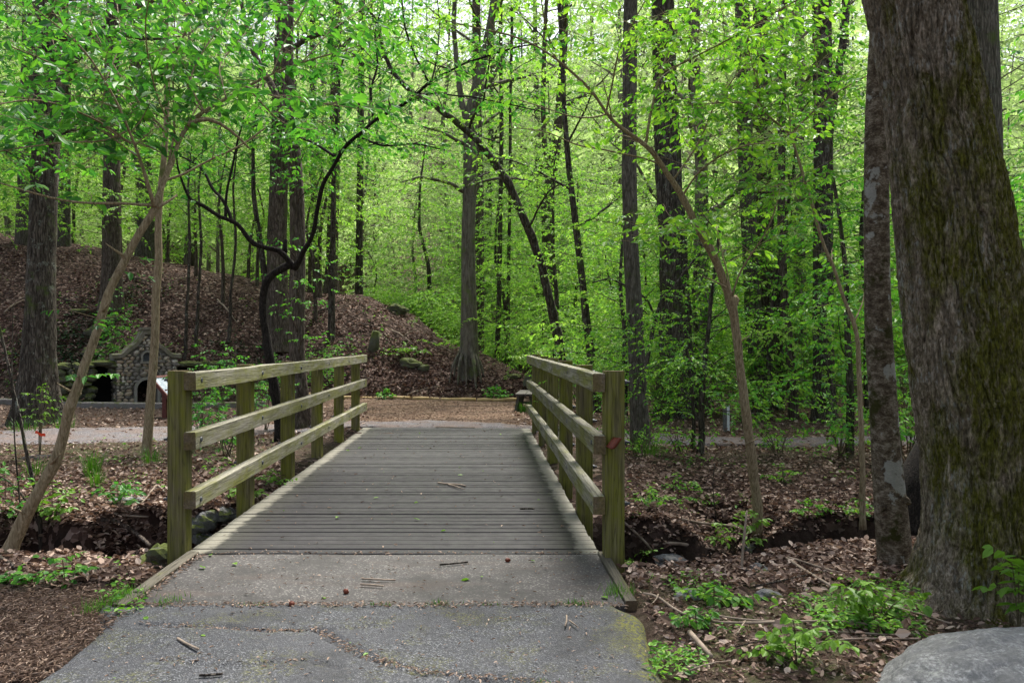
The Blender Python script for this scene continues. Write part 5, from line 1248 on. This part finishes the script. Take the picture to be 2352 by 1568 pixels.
S('small fern at the foot of the mound just left of the bench', (1137, 917), [(1112, 905), (1125, 892), (1140, 888), (1155, 896), (1165, 908)], .13, mats=ln, name='fern', cat='fern')
S('leafy tuft on the mound left of centre above the border logs', (935, 822), [(880, 818), (910, 800), (950, 798), (985, 808), (930, 790)], .16, mats=lp)
S('green tuft against the border log left of centre', (888, 915), [(870, 905), (888, 893), (905, 905)], .13, mats=ln)

def tuft(label, px, py, h, n, w=.1, name='grass_tuft'):
    p = g(px, py); V, Fq = [], []
    for k in range(n):
        a = rng.uniform(0, 6.28); r0 = w * rng.random() ** .5; b = p + (math.cos(a) * r0, math.sin(a) * r0, -.02); hh = h * rng.uniform(.5, 1.1)
        ln_ = np.array([math.cos(a), math.sin(a), 0]) * hh * rng.uniform(.1, .6); s = np.array([-math.sin(a), math.cos(a), 0]) * .004
        i = len(V); V += [b - s, b + s, b + ln_ * .35 + (0, 0, hh * .65) + s * .7, b + ln_ * .35 + (0, 0, hh * .65) - s * .7, b + ln_ + (0, 0, hh)]
        Fq.append((i, i + 1, i + 2, i + 3)); Fq.append((i + 3, i + 2, i + 4))
    m = MB(); base = m.n; m.v.append(np.array(V)); m.n = len(V); m.f = [np.array([f for f in Fq if len(f) == 4]), np.array([f for f in Fq if len(f) == 3])]
    tag(m.build(name, M['grass'], off=p), label, 'grass tuft')
tuft('tall dark grass clump on the dirt left of the bridge', 212, 1092, .36, 90, .09); tuft('second grass clump just right of and nearer than the tall one', 222, 1115, .24, 60, .08)
tuft('grass clump right of the slim grey crooked tree', 348, 1062, .24, 60, .12); tuft('grass clump left of the slanting sapling by the dirt', 80, 1092, .25, 70, .12)
tuft('bright grass clump under the dark bench', 1205, 946, .28, 140, .22); tuft('grass clump at the right foot of the dark lichen-flecked tree', 150, 985, .3, 80, .2)
tuft('grass clump before the left foot of the dark lichen-flecked tree', 60, 992, .28, 90, .3); tuft('spiky grass clump at the foot of the light-grey trunk', 1490, 1045, .35, 110, .25)

# sapling with red ribbon
p = g(92, 1050); pl = Plant()
for k in range(4):
    pl.limb([p - (0, 0, .05), p + (rng.uniform(-.05, .05), 0, .35), p + (rng.uniform(-.2, .2), rng.uniform(-.15, .15), .95)], [.008, .006, .003], .055, .14, .22, 5, .4)
e = pl.build('planted_sapling', p, lp, 'tiny planted sapling with a red ribbon beside the gravel path on the left', 'sapling', woodname='stems', crownname='foliage')
m = MB(); m.grid(np.array([[p + (-.05 + .14 * i / 5, -.03, .34 - .05 * i / 5 + .012 * math.sin(i * 1.7) + (.03 if j else -.01)) for j in (0, 1)] for i in range(6)])); m.build('ribbon', M['redflag'], e)
m = MB(); blob(m, p + (0.05, 0, -.01), (.3, .2, .05), 3, 18, 8, .4); tag(m.build('mulch_heap', M['mulch_dark'], off=p, smooth=True), 'small heap of black mulch round the ribboned sapling', 'mulch heap')

# wispy bare stems at the left edge
for lab, pts, w in (('thin bare dark stem crossing in front of the slanting sapling base', [(95, 1260), (88, 1180), (70, 1090), (52, 1000), (30, 900), (4, 780), (-15, 690)], [10, 9, 9, 8, 7, 6, 4]),
                    ('wispy bare stem at the far left edge, left of the thin dark one', [(52, 1250), (44, 1150), (36, 1050), (30, 960), (26, 860), (30, 700)], [5, 4, 4, 3, 3, 2]),
                    ('crooked dark dead branch stuck in the ground by the slanting sapling', [(100, 1215), (60, 1150), (20, 1100), (-20, 1085)], [6, 5, 4, 3]),
                    ('upright broken brown stick planted in the right bank litter', [(1702, 1318), (1706, 1270), (1712, 1220), (1716, 1172)], [6, 6, 6, 4]),
                    ('thin bare stem on the bank right of the bridge, bending left', [(1650, 1215), (1640, 1160), (1636, 1100), (1642, 1060)], [2.5, 2.5, 2, 2])):
    b = g(*pts[0]); q = [at(a, c, b[1] + .02 * i) for i, (a, c) in enumerate(pts)]; q[0] = q[0] - (0, 0, .05); pl = Plant(); pl.limb(q, trunk_rad(w, b[1]), 0, sides=7)
    o = pl.w.build('bare_stem', M['stick' if 'brown' in lab else 'dark'], off=b, smooth=True); tag(o, lab, 'stem')

# ------------------------------------------------------------------ fallen wood on the ground
def stick(label, pts, wpx, mat='stick', lift=.045, name='fallen_branch', cat='branch', side=()):
    q = [g(*p) + (0, 0, lift) for p in pts]; pl = Plant(); Y = q[0][1]
    pl.limb(q, trunk_rad(wpx, Y) * .62, 0, sides=8)
    for s, w in side: pl.limb([g(*p) + (0, 0, lift + .01) for p in s], trunk_rad(w, Y) * .62, 0, sides=6)
    tag(pl.w.build(name, M[mat], off=q[0], smooth=True), label, cat)
stick('long pale dead stem curving over the right bank from the slab corner', [(1478, 1378), (1500, 1372), (1525, 1400), (1560, 1425), (1620, 1448), (1700, 1450), (1780, 1446)], [7, 8, 9, 9, 9, 9, 8], side=[([(1512, 1385), (1508, 1400), (1495, 1408)], [5, 4, 3]), ([(1712, 1448), (1702, 1462), (1694, 1478)], [5, 4, 3])])
stick('pale dead stem bundle running right towards the boulder', [(1640, 1426), (1730, 1440), (1830, 1441), (1920, 1438), (2010, 1446), (2100, 1472)], [6, 8, 9, 9, 9, 8], lift=.035)
stick('lowest of the long dead stems running to the boulder', [(1870, 1490), (1950, 1476), (2040, 1480), (2110, 1478)], [6, 8, 8, 7], lift=.03)
stick('middle long dead stem tucked under the pale stem bundle', [(1830, 1462), (1900, 1455), (1980, 1462), (2080, 1466)], [5, 7, 7, 6], lift=.02)
stick('dead stem leaning against the foot of the huge trunk', [(2060, 1410), (2120, 1425), (2180, 1445)], [6, 7, 6], lift=.04)
stick('two-forked pale dead branch lying across the leaf litter', [(1762, 1275), (1800, 1290), (1840, 1318), (1880, 1345), (1910, 1362)], [5, 7, 8, 7, 5], side=[([(1810, 1296), (1850, 1308), (1900, 1326), (1940, 1335)], [5, 5, 4, 3])])
stick('dark dead branch curving across the litter below the forked one', [(1735, 1362), (1780, 1352), (1830, 1340), (1900, 1325)], [7, 7, 6, 4], 'dark')
stick('short thick pale log end in the right foreground dirt', [(1584, 1470), (1605, 1495), (1635, 1530)], [18, 20, 16])
stick('thin twig in the lower right foreground dirt', [(1585, 1560), (1620, 1540), (1680, 1538)], [5, 5, 4])
stick('dark thin twig in the foreground dirt beside the thick log end', [(1690, 1505), (1720, 1492), (1790, 1488)], [5, 6, 4], 'dark')
stick('small crooked pale twig before the low seedling', [(1835, 1505), (1870, 1520), (1890, 1545)], [8, 8, 6])
stick('thin broken twig lying left of the low seedling', [(1750, 1500), (1775, 1530), (1800, 1545)], [5, 4, 3])
stick('grey root crossing the creek hollow beyond the right post', [(1568, 1205), (1620, 1215), (1680, 1218), (1720, 1235)], [9, 10, 9, 7], lift=.06)
stick('pale root at the foot of the nearest right post in the creek hollow', [(1425, 1200), (1450, 1225), (1480, 1245), (1500, 1275)], [8, 10, 9, 7], lift=.05)
stick('stout exposed root in the right creek hollow', [(1500, 1260), (1545, 1250), (1600, 1262), (1640, 1270)], [11, 13, 12, 8], lift=.04)
stick('thick log lying across the dark left creek hollow', [(232, 1222), (255, 1215), (290, 1235), (320, 1260), (345, 1285)], [14, 17, 17, 16, 11], 'brown', .12, 'fallen_log', 'log')
stick('fallen branch along the near lip of the left creek hollow', [(130, 1305), (170, 1325), (210, 1340), (250, 1350)], [10, 12, 11, 7], 'brown', .03)
stick('grey branch behind the thick log in the left hollow', [(235, 1185), (290, 1195), (340, 1198)], [8, 9, 7], 'stick', .05)
stick('thin branch leaning behind the nearest left post', [(378, 1140), (360, 1120), (340, 1150), (325, 1165)], [7, 7, 6, 4], 'stick', .05)
stick('dark log lying at the lower left photo edge', [(-10, 1285), (15, 1300), (40, 1320), (70, 1330)], [16, 16, 13, 8], 'brown', .04, 'fallen_log', 'log')
stick('thin dark twig on the dirt left of the nearest left post', [(250, 1085), (290, 1078), (330, 1070)], [6, 6, 4], 'dark', .02)
def hstick(label, x0, y0, x1, y1, r):
    p = g(x0, y0); q = g(x1, y1); pl = Plant(); pl.limb([p + (0, 0, .02), (p + q) / 2 + (0, .05, .05), q + (0, 0, .03)], [r, r, r * .6], 0, sides=7)
    tag(pl.w.build('fallen_branch', M['stick'], off=p, smooth=True), label, 'branch')
for i, (l, x0, y0, x1, y1, r) in enumerate((('dead branch on the mound high above the spring house', 300, 640, 390, 668, .035), ('dead branch lying down the mound left of the twisted black tree', 500, 690, 545, 745, .03), ('dead limb across the mound above the far left rail', 720, 720, 800, 705, .035),
                                            ('thin dead branch on the mound below the mossy crest knob', 900, 760, 955, 800, .025), ('dead branch on the mound left of the slanting sapling', 150, 690, 215, 715, .035), ('dead branch on the mound at the far left photo edge', 10, 720, 60, 690, .03), ('thin dead branch on the mound just above the leaning mossy stump', 820, 745, 880, 760, .022))):
    p = g(x0, y0); q = g(x1, y1); pl = Plant(); m_ = (p + q) / 2 + (0, -.05, .10); pl.limb([p + (0, 0, .03), m_, q + (0, 0, .05)], [r, r * .8, r * .4], 0, sides=7); pl.limb([m_, m_ + (.25, -.1, .18), m_ + (.5, -.1, .22)], [r * .6, r * .4, .006], 0, sides=6)
    tag(pl.w.build('fallen_branch', M['stick' if i % 2 else 'brown'], off=p, smooth=True), l, 'branch')
hstick('fallen branch low on the mound above the border logs', 935, 908, 1010, 888, .03); hstick('fallen branch on the mound left of the beech roots', 995, 785, 1040, 812, .025)
p = g(860, 800); m = MB(); m.tube([p - (.05, 0, .15), p + (.0, 0, .2), p + (.06, -.02, .52)], [.17, .15, .12], 14); tag(m.build('tree_stump', M['mossrock'], off=p, smooth=True), 'leaning mossy stump on the mound left of the beech', 'stump')
p = g(122, 796); e = empty('cut_log', p, 'cut log with a bright orange end poking from the mound left of the spring house', 'log')
dcut = np.array([.35, -1, .15]); dcut /= np.linalg.norm(dcut)
MB().tube([p + (0, 0, .08) - dcut * .9, p + (0, 0, .08)], [.085, .085], 14).build('log_body', M['brown'], e, smooth=True); MB().tube([p + (0, 0, .08), p + (0, 0, .08) + dcut * .012], [.082, .08], 14).build('cut_end', M['cutwood'], e)

# ------------------------------------------------------------------ stones
def stone(label, px, py, r, seed, mat='rock', sink=.35, flat=.35, Rz=0., name='stone', group=None):
    p = g(px, py); m = MB(); blob(m, p + (0, 0, r[2] * (1 - sink * 2)), r, seed, 24, 14, .32, 1.5, flat, rotz(Rz)); tag(m.build(name, M[mat], off=p), label, 'stone', group)
def boulder():
    c = np.array([2.47, 3.62, -.235]); nu, nv = 180, 90
    u = np.linspace(0, 2 * math.pi, nu, endpoint=False); w = np.linspace(.001, 2.0, nv)
    D = np.stack([np.sin(w)[:, None] * np.cos(u), np.sin(w)[:, None] * np.sin(u), np.cos(w)[:, None] * np.ones(nu)], -1)
    k = 1 - .02 * np.exp(-(fbm(D[..., 0] * 1.6 + 3, D[..., 1] * 1.6, D[..., 2] * 1.6, 137, 3) / .035) ** 2) + .02 * fbm(D[..., 0] * 5, D[..., 1] * 5, D[..., 2] * 5, 139, 3) + .10 * fbm(D[..., 0] * 1.3, D[..., 1] * 1.3, D[..., 2] * 1.3, 131, 3) + .008 * fbm(D[..., 0] * 14, D[..., 1] * 14, D[..., 2] * 14, 133, 4)
    Pn = np.sign(D) * np.abs(D) ** .9
    P = Pn * k[..., None] * (.74, .6, .47) @ rotz(.3).T + c
    m = MB(); i = np.arange(nu * nv).reshape(nv, nu); j = np.roll(i, -1, 1); m.add(P.reshape(-1, 3), np.stack([i[:-1], i[1:], j[1:], j[:-1]], -1).reshape(-1, 4))
    tag(m.build('boulder', M['granite'], off=c, smooth=True), 'big pale grey granite boulder in the lower right corner before the huge trunk', 'boulder')
boulder()
for i, (l, px, py, r, mat) in enumerate((
    ('blue-grey pointed stone in the litter at the foot of the upright stick', 1738, 1316, (.07, .05, .05), 'rock'), ('flat brown stone on the right bank below the dark curving branch', 1765, 1372, (.08, .06, .04), 'rock'),
    ('pale stone on the right bank beside the concrete slab corner', 1585, 1372, (.085, .06, .04), 'granite'), ('pale flat slab of rock on the dirt bank left of the bridge', 295, 1152, (.20, .12, .04), 'granite'),
    ('mossy stone wedged by the left edging board', 362, 1300, (.14, .16, .13), 'mossrock'), ('dark stone beside the deck, right of the second left post', 512, 1190, (.12, .11, .08), 'rock'), ('grey stone below the deck edge between first two left posts', 470, 1200, (.12, .12, .10), 'rock'),
    ('small grey stone beside the nearest left post under the lowest rail', 452, 1215, (.13, .12, .09), 'rock'), ('grey stone at the deck edge just beyond the nearest left post', 462, 1240, (.10, .12, .08), 'rock'), ('long pale stone at the lip of the right creek hollow', 1545, 1292, (.2, .12, .07), 'granite'),
    ('round tan stone on the right bank crest', 1720, 1262, (.07, .06, .05), 'rock'), ('grey stone at the inner lip beside the nearest right post', 1455, 1305, (.10, .07, .05), 'granite'))):
    stone(l, px, py, r, 200 + i, mat)
for i, (l, px, py, r) in enumerate((('mossy ledge stone above the left wing wall', 222, 768, (.32, .25, .18)), ('long mossy slab on the mound left of the wing wall', 150, 858, (.5, .3, .14)), ('flat slab step at the left foot of the wing wall', 165, 890, (.55, .35, .1)), ('grey rounded stone by the kerb left of the wing wall', 125, 905, (.28, .22, .17)),
                                    ('pale rock on the mound above the left wing wall', 208, 815, (.25, .2, .15)), ('mossy dark knob on the crest of the mound left of the beech', 912, 718, (.42, .3, .2)), ('mossy stone on the mound below the leafy tuft', 945, 840, (.3, .25, .16)), ('small mossy stone among litter right of the leafy tuft', 975, 850, (.16, .14, .12)),
                                    ('pale fallen stone on the mound high above the spring house', 258, 735, (.34, .2, .1)), ('flat stone on the mound far above the left wall', 180, 718, (.3, .2, .08)), ('mossy upright stone at the right end of the mound by the railing', 1213, 890, (.16, .14, .3)), ('pale stone beside the bench on the mound foot', 1180, 868, (.2, .14, .08)))):
    stone(l, px, py, r, 300 + i, 'mossrock', .3)

# ivy on the lower trunk and ground left of the spring house
def patch(name, mat, n, centre, spread, lf, label=None, lift=.04, kind='stuff', tilt=.5, shape=BROAD):
    xy = np.array(centre)[None, :2] + rng.normal(0, 1, (n, 2)) * spread; z = ground_z(xy[:, 0], xy[:, 1]) + rng.uniform(.01, lift * 2, n)
    a = rng.uniform(0, 6.28, n); P = np.stack([xy[:, 0], xy[:, 1], z], 1); D = np.stack([np.cos(a), np.sin(a), rng.uniform(-.3, .4, n)], 1); N = np.stack([rng.normal(0, tilt, n), rng.normal(0, tilt, n) - .2, np.ones(n)], 1)
    return leaf_verts(P, D, N, lf * rng.uniform(.5, 1.3, n), shape)
iv = MB()
for px, py, n, s in ((135, 800, 700, (.5, .6)), (235, 740, 600, (.35, .8)), (180, 830, 500, (.5, .4)), (300, 690, 300, (.7, .6)), (40, 830, 500, (.7, .6)), (560, 820, 300, (.7, .5))):
    iv.add(*patch('', None, n, g(px, py), s, .085))
tag(iv.build('ivy_groundcover', M['ivy']), kind='stuff')
on_gravel = lambda x, y: ((x > 1.2) & (y > np.interp(x, [.95, 2.2, 4, 9, 16], [14.0, 12.6, 12.2, 12.6, 13.2])) & (y < np.interp(x, [.95, 2.4, 4, 9, 16], [15.4, 14.0, 13.2, 13.5, 14.1]))) | ((x < -2.35) & (y > np.interp(x, [-15, -9, -5, -2.35], [11.9, 12.2, 12.9, 14.8])) & (y < np.interp(x, [-15, -9, -5, -2.35], [14.2, 14.3, 15.2, 16.3])))
on_path = lambda x, y: 1.0 * ~((x > -2.25) & (x < .95) & (y < 15.1)) * np.where(on_gravel(x, y), .35, 1.0)
gc = MB()
def scat(n, px0, px1, py0, py1, lf, den=None, shape=LEAF, lift=.03, tilt=.5, up=.3, curl=0.):
    pts = []
    U = rng.uniform(px0, px1, n); V = rng.uniform(py0, py1, n); Ys = np.linspace(2.6, 46, 900)
    for a, b in zip(U, V):
        d0, d2 = (a - CX) / F, -(b - CY) / F; h = EYE + d2 * Ys - GZ(d0 * Ys, Ys); i = int(np.argmax(h < 0))
        if h[i] < 0: pts.append((d0 * Ys[i], Ys[i]))
    xy = np.array(pts)
    if den is not None: xy = xy[den(xy[:, 0], xy[:, 1]) > rng.random(len(xy))]
    n = len(xy); z = ground_z(xy[:, 0], xy[:, 1]) + rng.uniform(.004, lift, n); a = rng.uniform(0, 6.28, n)
    return leaf_verts(np.stack([xy[:, 0], xy[:, 1], z], 1), np.stack([np.cos(a), np.sin(a), rng.uniform(-.25, up, n)], 1), np.stack([rng.normal(0, tilt, n), rng.normal(0, tilt, n), np.ones(n)], 1), lf * rng.uniform(.35, 1.4, n), shape, curl)
from_x = np.linspace(-30, 30, 601); from_y = np.linspace(2, 48, 921); GG = ground_z(*np.meshgrid(from_x, from_y))
def GZ(x, y):
    i = np.clip((np.asarray(x) + 30) / .1, 0, 599.9); j = np.clip((np.asarray(y) - 2) / .05, 0, 919.9); return GG[j.astype(int), i.astype(int)]
clump = lambda x, y: sstep(.0, .5, fbm(x * 1.5, y * 1.5, 0, 141, 3))
for a in ((5000, 1490, 2120, 1330, 1568, .032, clump), (2600, 1740, 2080, 1420, 1568, .036, clump), (900, 1440, 2000, 1040, 1180, .06, clump), (900, 0, 380, 985, 1180, .05, clump), (700, 0, 330, 1290, 1420, .04, clump), (420, 250, 420, 1340, 1440, .03, on_path), (1100, 1440, 2050, 990, 1070, .06, clump), (900, 1440, 2000, 1140, 1240, .05, clump), (500, 440, 640, 1010, 1130, .06, clump)):
    gc.add(*scat(*a[:6], den=a[6], lift=.06))
tag(gc.build('ground_cover', M['leaf_low']), kind='stuff')
lt_ = MB()
for a in ((2200, 1430, 2130, 1320, 1568, .035, .02), (160, 1430, 2130, 1290, 1500, .07, .04), (900, 1950, 2352, 1400, 1568, .04, .03), (6500, 1430, 2130, 1190, 1350, .043, .05), (10500, 1430, 2130, 1035, 1290, .05, .06), (7500, -20, 460, 1080, 1350, .055, .05), (5000, -20, 420, 985, 1180, .05, .03), (2500, 430, 660, 1000, 1270, .07, .06), (4500, 1180, 2100, 930, 1040, .08, .04), (4500, -20, 840, 930, 1010, .07, .03)):
    lt_.add(*scat(*a[:6], den=lambda x, y: on_path(x, y) * np.where((x > .9) & (y > 7.9) & (y < 8.6) & (GZ(x, y) < -.3), .35, 1.0), lift=a[6], tilt=.8, up=.5, shape=LEAF * (1, 1.15, 1), curl=.25))
tag(lt_.build('leaf_litter', M['litter']), kind='stuff')
lo_ = MB()
for a in ((15000, 620, 1240, 670, 918, .085, .06), (12000, -20, 640, 560, 925, .09, .06)):
    lo_.add(*scat(*a[:6], den=lambda x, y: .35 + .65 * sstep(-.25, .35, fbm(x * .5, y * .5, 0, 151, 4)), lift=a[6], tilt=.8, up=.5, shape=LEAF * (1, 1.15, 1), curl=.25))
tag(lo_.build('hill_leaf_litter', M['litter_dark']), kind='stuff')
hg = MB()
for a in ((1500, 380, 900, 640, 900, .09), (900, -20, 380, 600, 900, .09), (500, 850, 1230, 780, 915, .08)):
    hg.add(*scat(*a, den=lambda x, y: sstep(.15, .6, fbm(x * .7, y * .7, 0, 161, 3)), lift=.16, tilt=.5, up=.3))
tag(hg.build('hill_ground_cover', M['leaf_low']), kind='stuff')
ch = MB()
for a in ((13000, -20, 420, 1300, 1568, .04), (3500, 1440, 2150, 1330, 1568, .03), (5000, 830, 1420, 920, 980, .06), (3500, -20, 840, 930, 1090, .06), (1500, 1430, 2100, 960, 1040, .06)):
    ch.add(*scat(*a, den=lambda x, y: np.maximum(on_path(x, y), 1.0 * (x < -2.06) * (y < 4.7)), lift=.02, tilt=.4, up=.2, shape=NARROW * (1, .5, 1)))
tag(ch.build('wood_chips', M['chips']), kind='stuff')
# debris on the deck, slab and asphalt
db = MB(); gb = MB()
def deb(n, x0, x1, y0, y1, lf, m, shape, fn=None):
    xy = np.stack([rng.uniform(x0, x1, n), rng.uniform(y0, y1, n)], 1)
    if fn is not None: xy = xy[fn(xy) > rng.random(n)]
    n = len(xy); a = rng.uniform(0, 6.28, n)
    m.add(*leaf_verts(np.stack([xy[:, 0], xy[:, 1], .010 + rng.uniform(0, .006, n)], 1), np.stack([np.cos(a), np.sin(a), rng.uniform(-.1, .25, n)], 1), np.stack([rng.normal(0, .35, n), rng.normal(0, .35, n), np.ones(n)], 1), lf * rng.uniform(.35, 1.5, n), shape))
deb(300, -2.1, .8, 6.1, 14.8, .035, db, NARROW); deb(380, -2.05, .8, 4.9, 6.0, .022, db, NARROW); deb(900, -2.1, .85, 2.5, 4.8, .022, db, NARROW)
deb(800, -2.1, .85, 4.79, 4.88, .026, db, NARROW); deb(200, -2.1, .86, 6.0, 6.05, .028, db, NARROW); deb(240, -2.14, -2.05, 4.8, 6.0, .03, db, NARROW)
for a, b in zip([(-.9, 4.42), (-.62, 4.08), (-.3, 3.86), (.2, 3.76), (-1.9, 4.5), (-1.2, 4.4), (-1.6, 4.0)], [(-.62, 4.08), (-.3, 3.86), (.2, 3.76), (.6, 3.62), (-1.2, 4.4), (-.9, 4.42), (-.9, 4.0)]):
    t = rng.random(90)[:, None]; xy = np.array(a) * (1 - t) + np.array(b) * t + rng.normal(0, .018, (90, 2)); aa = rng.uniform(0, 6.28, 90)
    db.add(*leaf_verts(np.c_[xy, np.full(90, .008)], np.c_[np.cos(aa), np.sin(aa), np.zeros(90)], np.c_[rng.normal(0, .3, (90, 2)), np.ones(90)], .022 * rng.uniform(.5, 1.5, 90), NARROW))
deb(22, -2.1, .8, 6.1, 14.5, .05, gb, LEAF); deb(9, -2.0, .8, 4.9, 6.0, .045, gb, BROAD); deb(22, -2.0, .8, 2.6, 4.8, .03, gb, BROAD)
tag(db.build('bark_debris', M['chips']), kind='stuff'); tag(gb.build('fallen_green_leaves', M['leaf_pale']), kind='stuff')
jg = []
for cx_, cy_, n, h in ((-1.35, 4.84, 40, .03), (-.62, 4.85, 30, .03), (-.25, 4.85, 50, .04), (.05, 4.85, 20, .03), (.55, 4.85, 60, .045), (.86, 5.05, 110, .07), (-2.2, 4.95, 160, .08), (-2.28, 4.75, 120, .07), (.28, 3.72, 20, .04), (-1.9, 4.9, 60, .05)):
    for _ in range(n): jg.append((cx_ + rng.normal(0, .05), cy_ + rng.normal(0, .018 if h < .05 else .07), h * rng.uniform(.5, 1.2)))
V = []; Fq = []
for (xx, yy, hh) in jg:
    a = rng.uniform(0, 6.28); s = np.array([-math.sin(a), math.cos(a), 0]) * .003; b = np.array([xx, yy, -.005]); l_ = np.array([math.cos(a), math.sin(a), 0]) * hh * .6
    i = len(V); V += [b - s, b + s, b + l_ + (0, 0, hh)]; Fq.append((i, i + 1, i + 2))
m = MB(); m.add(np.array(V), np.array(Fq)); tag(m.build('joint_grass', M['grass']), kind='stuff')
# twigs lying on the bridge and slab
for l, pts, w in (('forked grey twig lying in the middle of the bridge deck', [(1006, 1108), (1030, 1112), (1060, 1110), (1070, 1115)], 4), ('two-part dark twig at the deck end of the concrete slab', [(1010, 1296), (1040, 1294), (1075, 1289)], 4),
                  ('straight brown twig left of centre on the concrete slab', [(832, 1328), (870, 1331), (908, 1331)], 4), ('short crooked twig below the straight one on the slab', [(828, 1341), (850, 1340), (880, 1345)], 4),
                  ('pale crooked twig on the left half of the asphalt', [(408, 1465), (430, 1482), (455, 1492)], 6), ('small Y-shaped grey twig on the right of the asphalt', [(1298, 1437), (1308, 1424), (1302, 1412)], 4),
                  ('straight dark twig near the bottom of the asphalt', [(458, 1550), (490, 1552), (512, 1547)], 6), ('dark twig at the right on the bridge deck', [(1195, 1168), (1210, 1165), (1228, 1168)], 4), ('long pale twig at the far end of the deck', [(1000, 981), (1050, 980), (1090, 981)], 2.5)):
    q = [np.array([(a - CX) * (EYE - .018) / (b - CY), F * (EYE - .018) / (b - CY), .018]) for a, b in pts]; pl = Plant(); pl.limb(q, [w / 2 * q[0][1] / F] * len(q), 0, sides=6)
    if 'forked' in l or 'Y-' in l: d = q[-1] - q[0]; pl.limb([q[1], q[1] + d * .3 + (0, -.08, .004), q[1] + d * .55 + (.02, -.2, 0)], [w / 2 * q[0][1] / F] * 2 + [.003], 0, sides=5)
    tag(pl.w.build('fallen_twig', M['stick' if 'dark' not in l else 'dark'], off=q[0], smooth=True), l, 'twig')
for l, a, b in (('round brown seed ball at the left end of the slab joint', 670, 1392), ('round brown seed ball on the left of the slab', 795, 1363), ('dark red seed ball right of centre on the slab', 1166, 1290)):
    m = MB(); p = np.array([(a - CX) * EYE / (b - CY), F * EYE / (b - CY), .016]); blob(m, p, (.018, .018, .016), a, 14, 9, .25, 5); tag(m.build('seed_ball', M['deadleaf'], off=p, smooth=True), l, 'seed ball')

# ------------------------------------------------------------------ light, sky, camera
W = bpy.data.worlds.new('World'); bpy.context.scene.world = W; W.use_nodes = True
nt = W.node_tree; nt.nodes.clear(); out = nt.nodes.new('ShaderNodeOutputWorld'); bg = nt.nodes.new('ShaderNodeBackground'); sky = nt.nodes.new('ShaderNodeTexSky')
SUN_EL, SUN_AZ = math.radians(58), math.radians(20)     # azimuth clockwise from +Y, the way the bridge points
sky.sky_type = 'NISHITA'; sky.sun_disc = False; sky.sun_elevation = SUN_EL; sky.sun_rotation = SUN_AZ; sky.air_density = 1.0; sky.dust_density = 3.0
bg.inputs[1].default_value = .088
hs = nt.nodes.new('ShaderNodeHueSaturation'); hs.inputs['Saturation'].default_value = .55   # a grey-white overcast sky
nt.links.new(sky.outputs[0], hs.inputs['Color']); nt.links.new(hs.outputs[0], bg.inputs[0]); nt.links.new(bg.outputs[0], out.inputs[0])
ld = bpy.data.lights.new('sun', 'SUN'); ld.energy = 3.3; ld.angle = math.radians(16); ld.color = (1, .97, .9)
lo = bpy.data.objects.new('sun', ld); C.objects.link(lo)
lo.rotation_euler = (math.pi / 2 - SUN_EL, 0, math.pi - SUN_AZ)
from mathutils import Vector
sd_ = Vector((math.sin(SUN_AZ) * math.cos(SUN_EL), math.cos(SUN_AZ) * math.cos(SUN_EL), math.sin(SUN_EL)))
lo.rotation_euler = sd_.to_track_quat('Z', 'Y').to_euler()
cd = bpy.data.cameras.new('camera'); cam = bpy.data.objects.new('camera', cd); C.objects.link(cam)
cam.location = (0, 0, EYE); cam.rotation_euler = (math.pi / 2, 0, 0); cd.sensor_width = 36; cd.lens = 36 * F / 2352
cd.shift_x = (1176 - CX) / 2352; cd.shift_y = -(784 - CY) / 2352; cd.clip_end = 600; cd.clip_start = .05
cd.dof.use_dof = True; cd.dof.focus_distance = 7.5; cd.dof.aperture_fstop = 8.0
sc = bpy.context.scene; sc.camera = cam
sc.view_settings.view_transform = 'Standard'; sc.view_settings.look = 'None'; sc.view_settings.gamma = 1; sc.view_settings.exposure = 1.62
cy = sc.cycles; cy.max_bounces = 6; cy.diffuse_bounces = 4; cy.glossy_bounces = 2; cy.transmission_bounces = 4; cy.use_denoising = True; cy.denoiser = 'OPENIMAGEDENOISE'
cy.pixel_filter_width = 1.05; cy.caustics_reflective = False; cy.caustics_refractive = False; cy.use_adaptive_sampling = True; cy.adaptive_threshold = .015
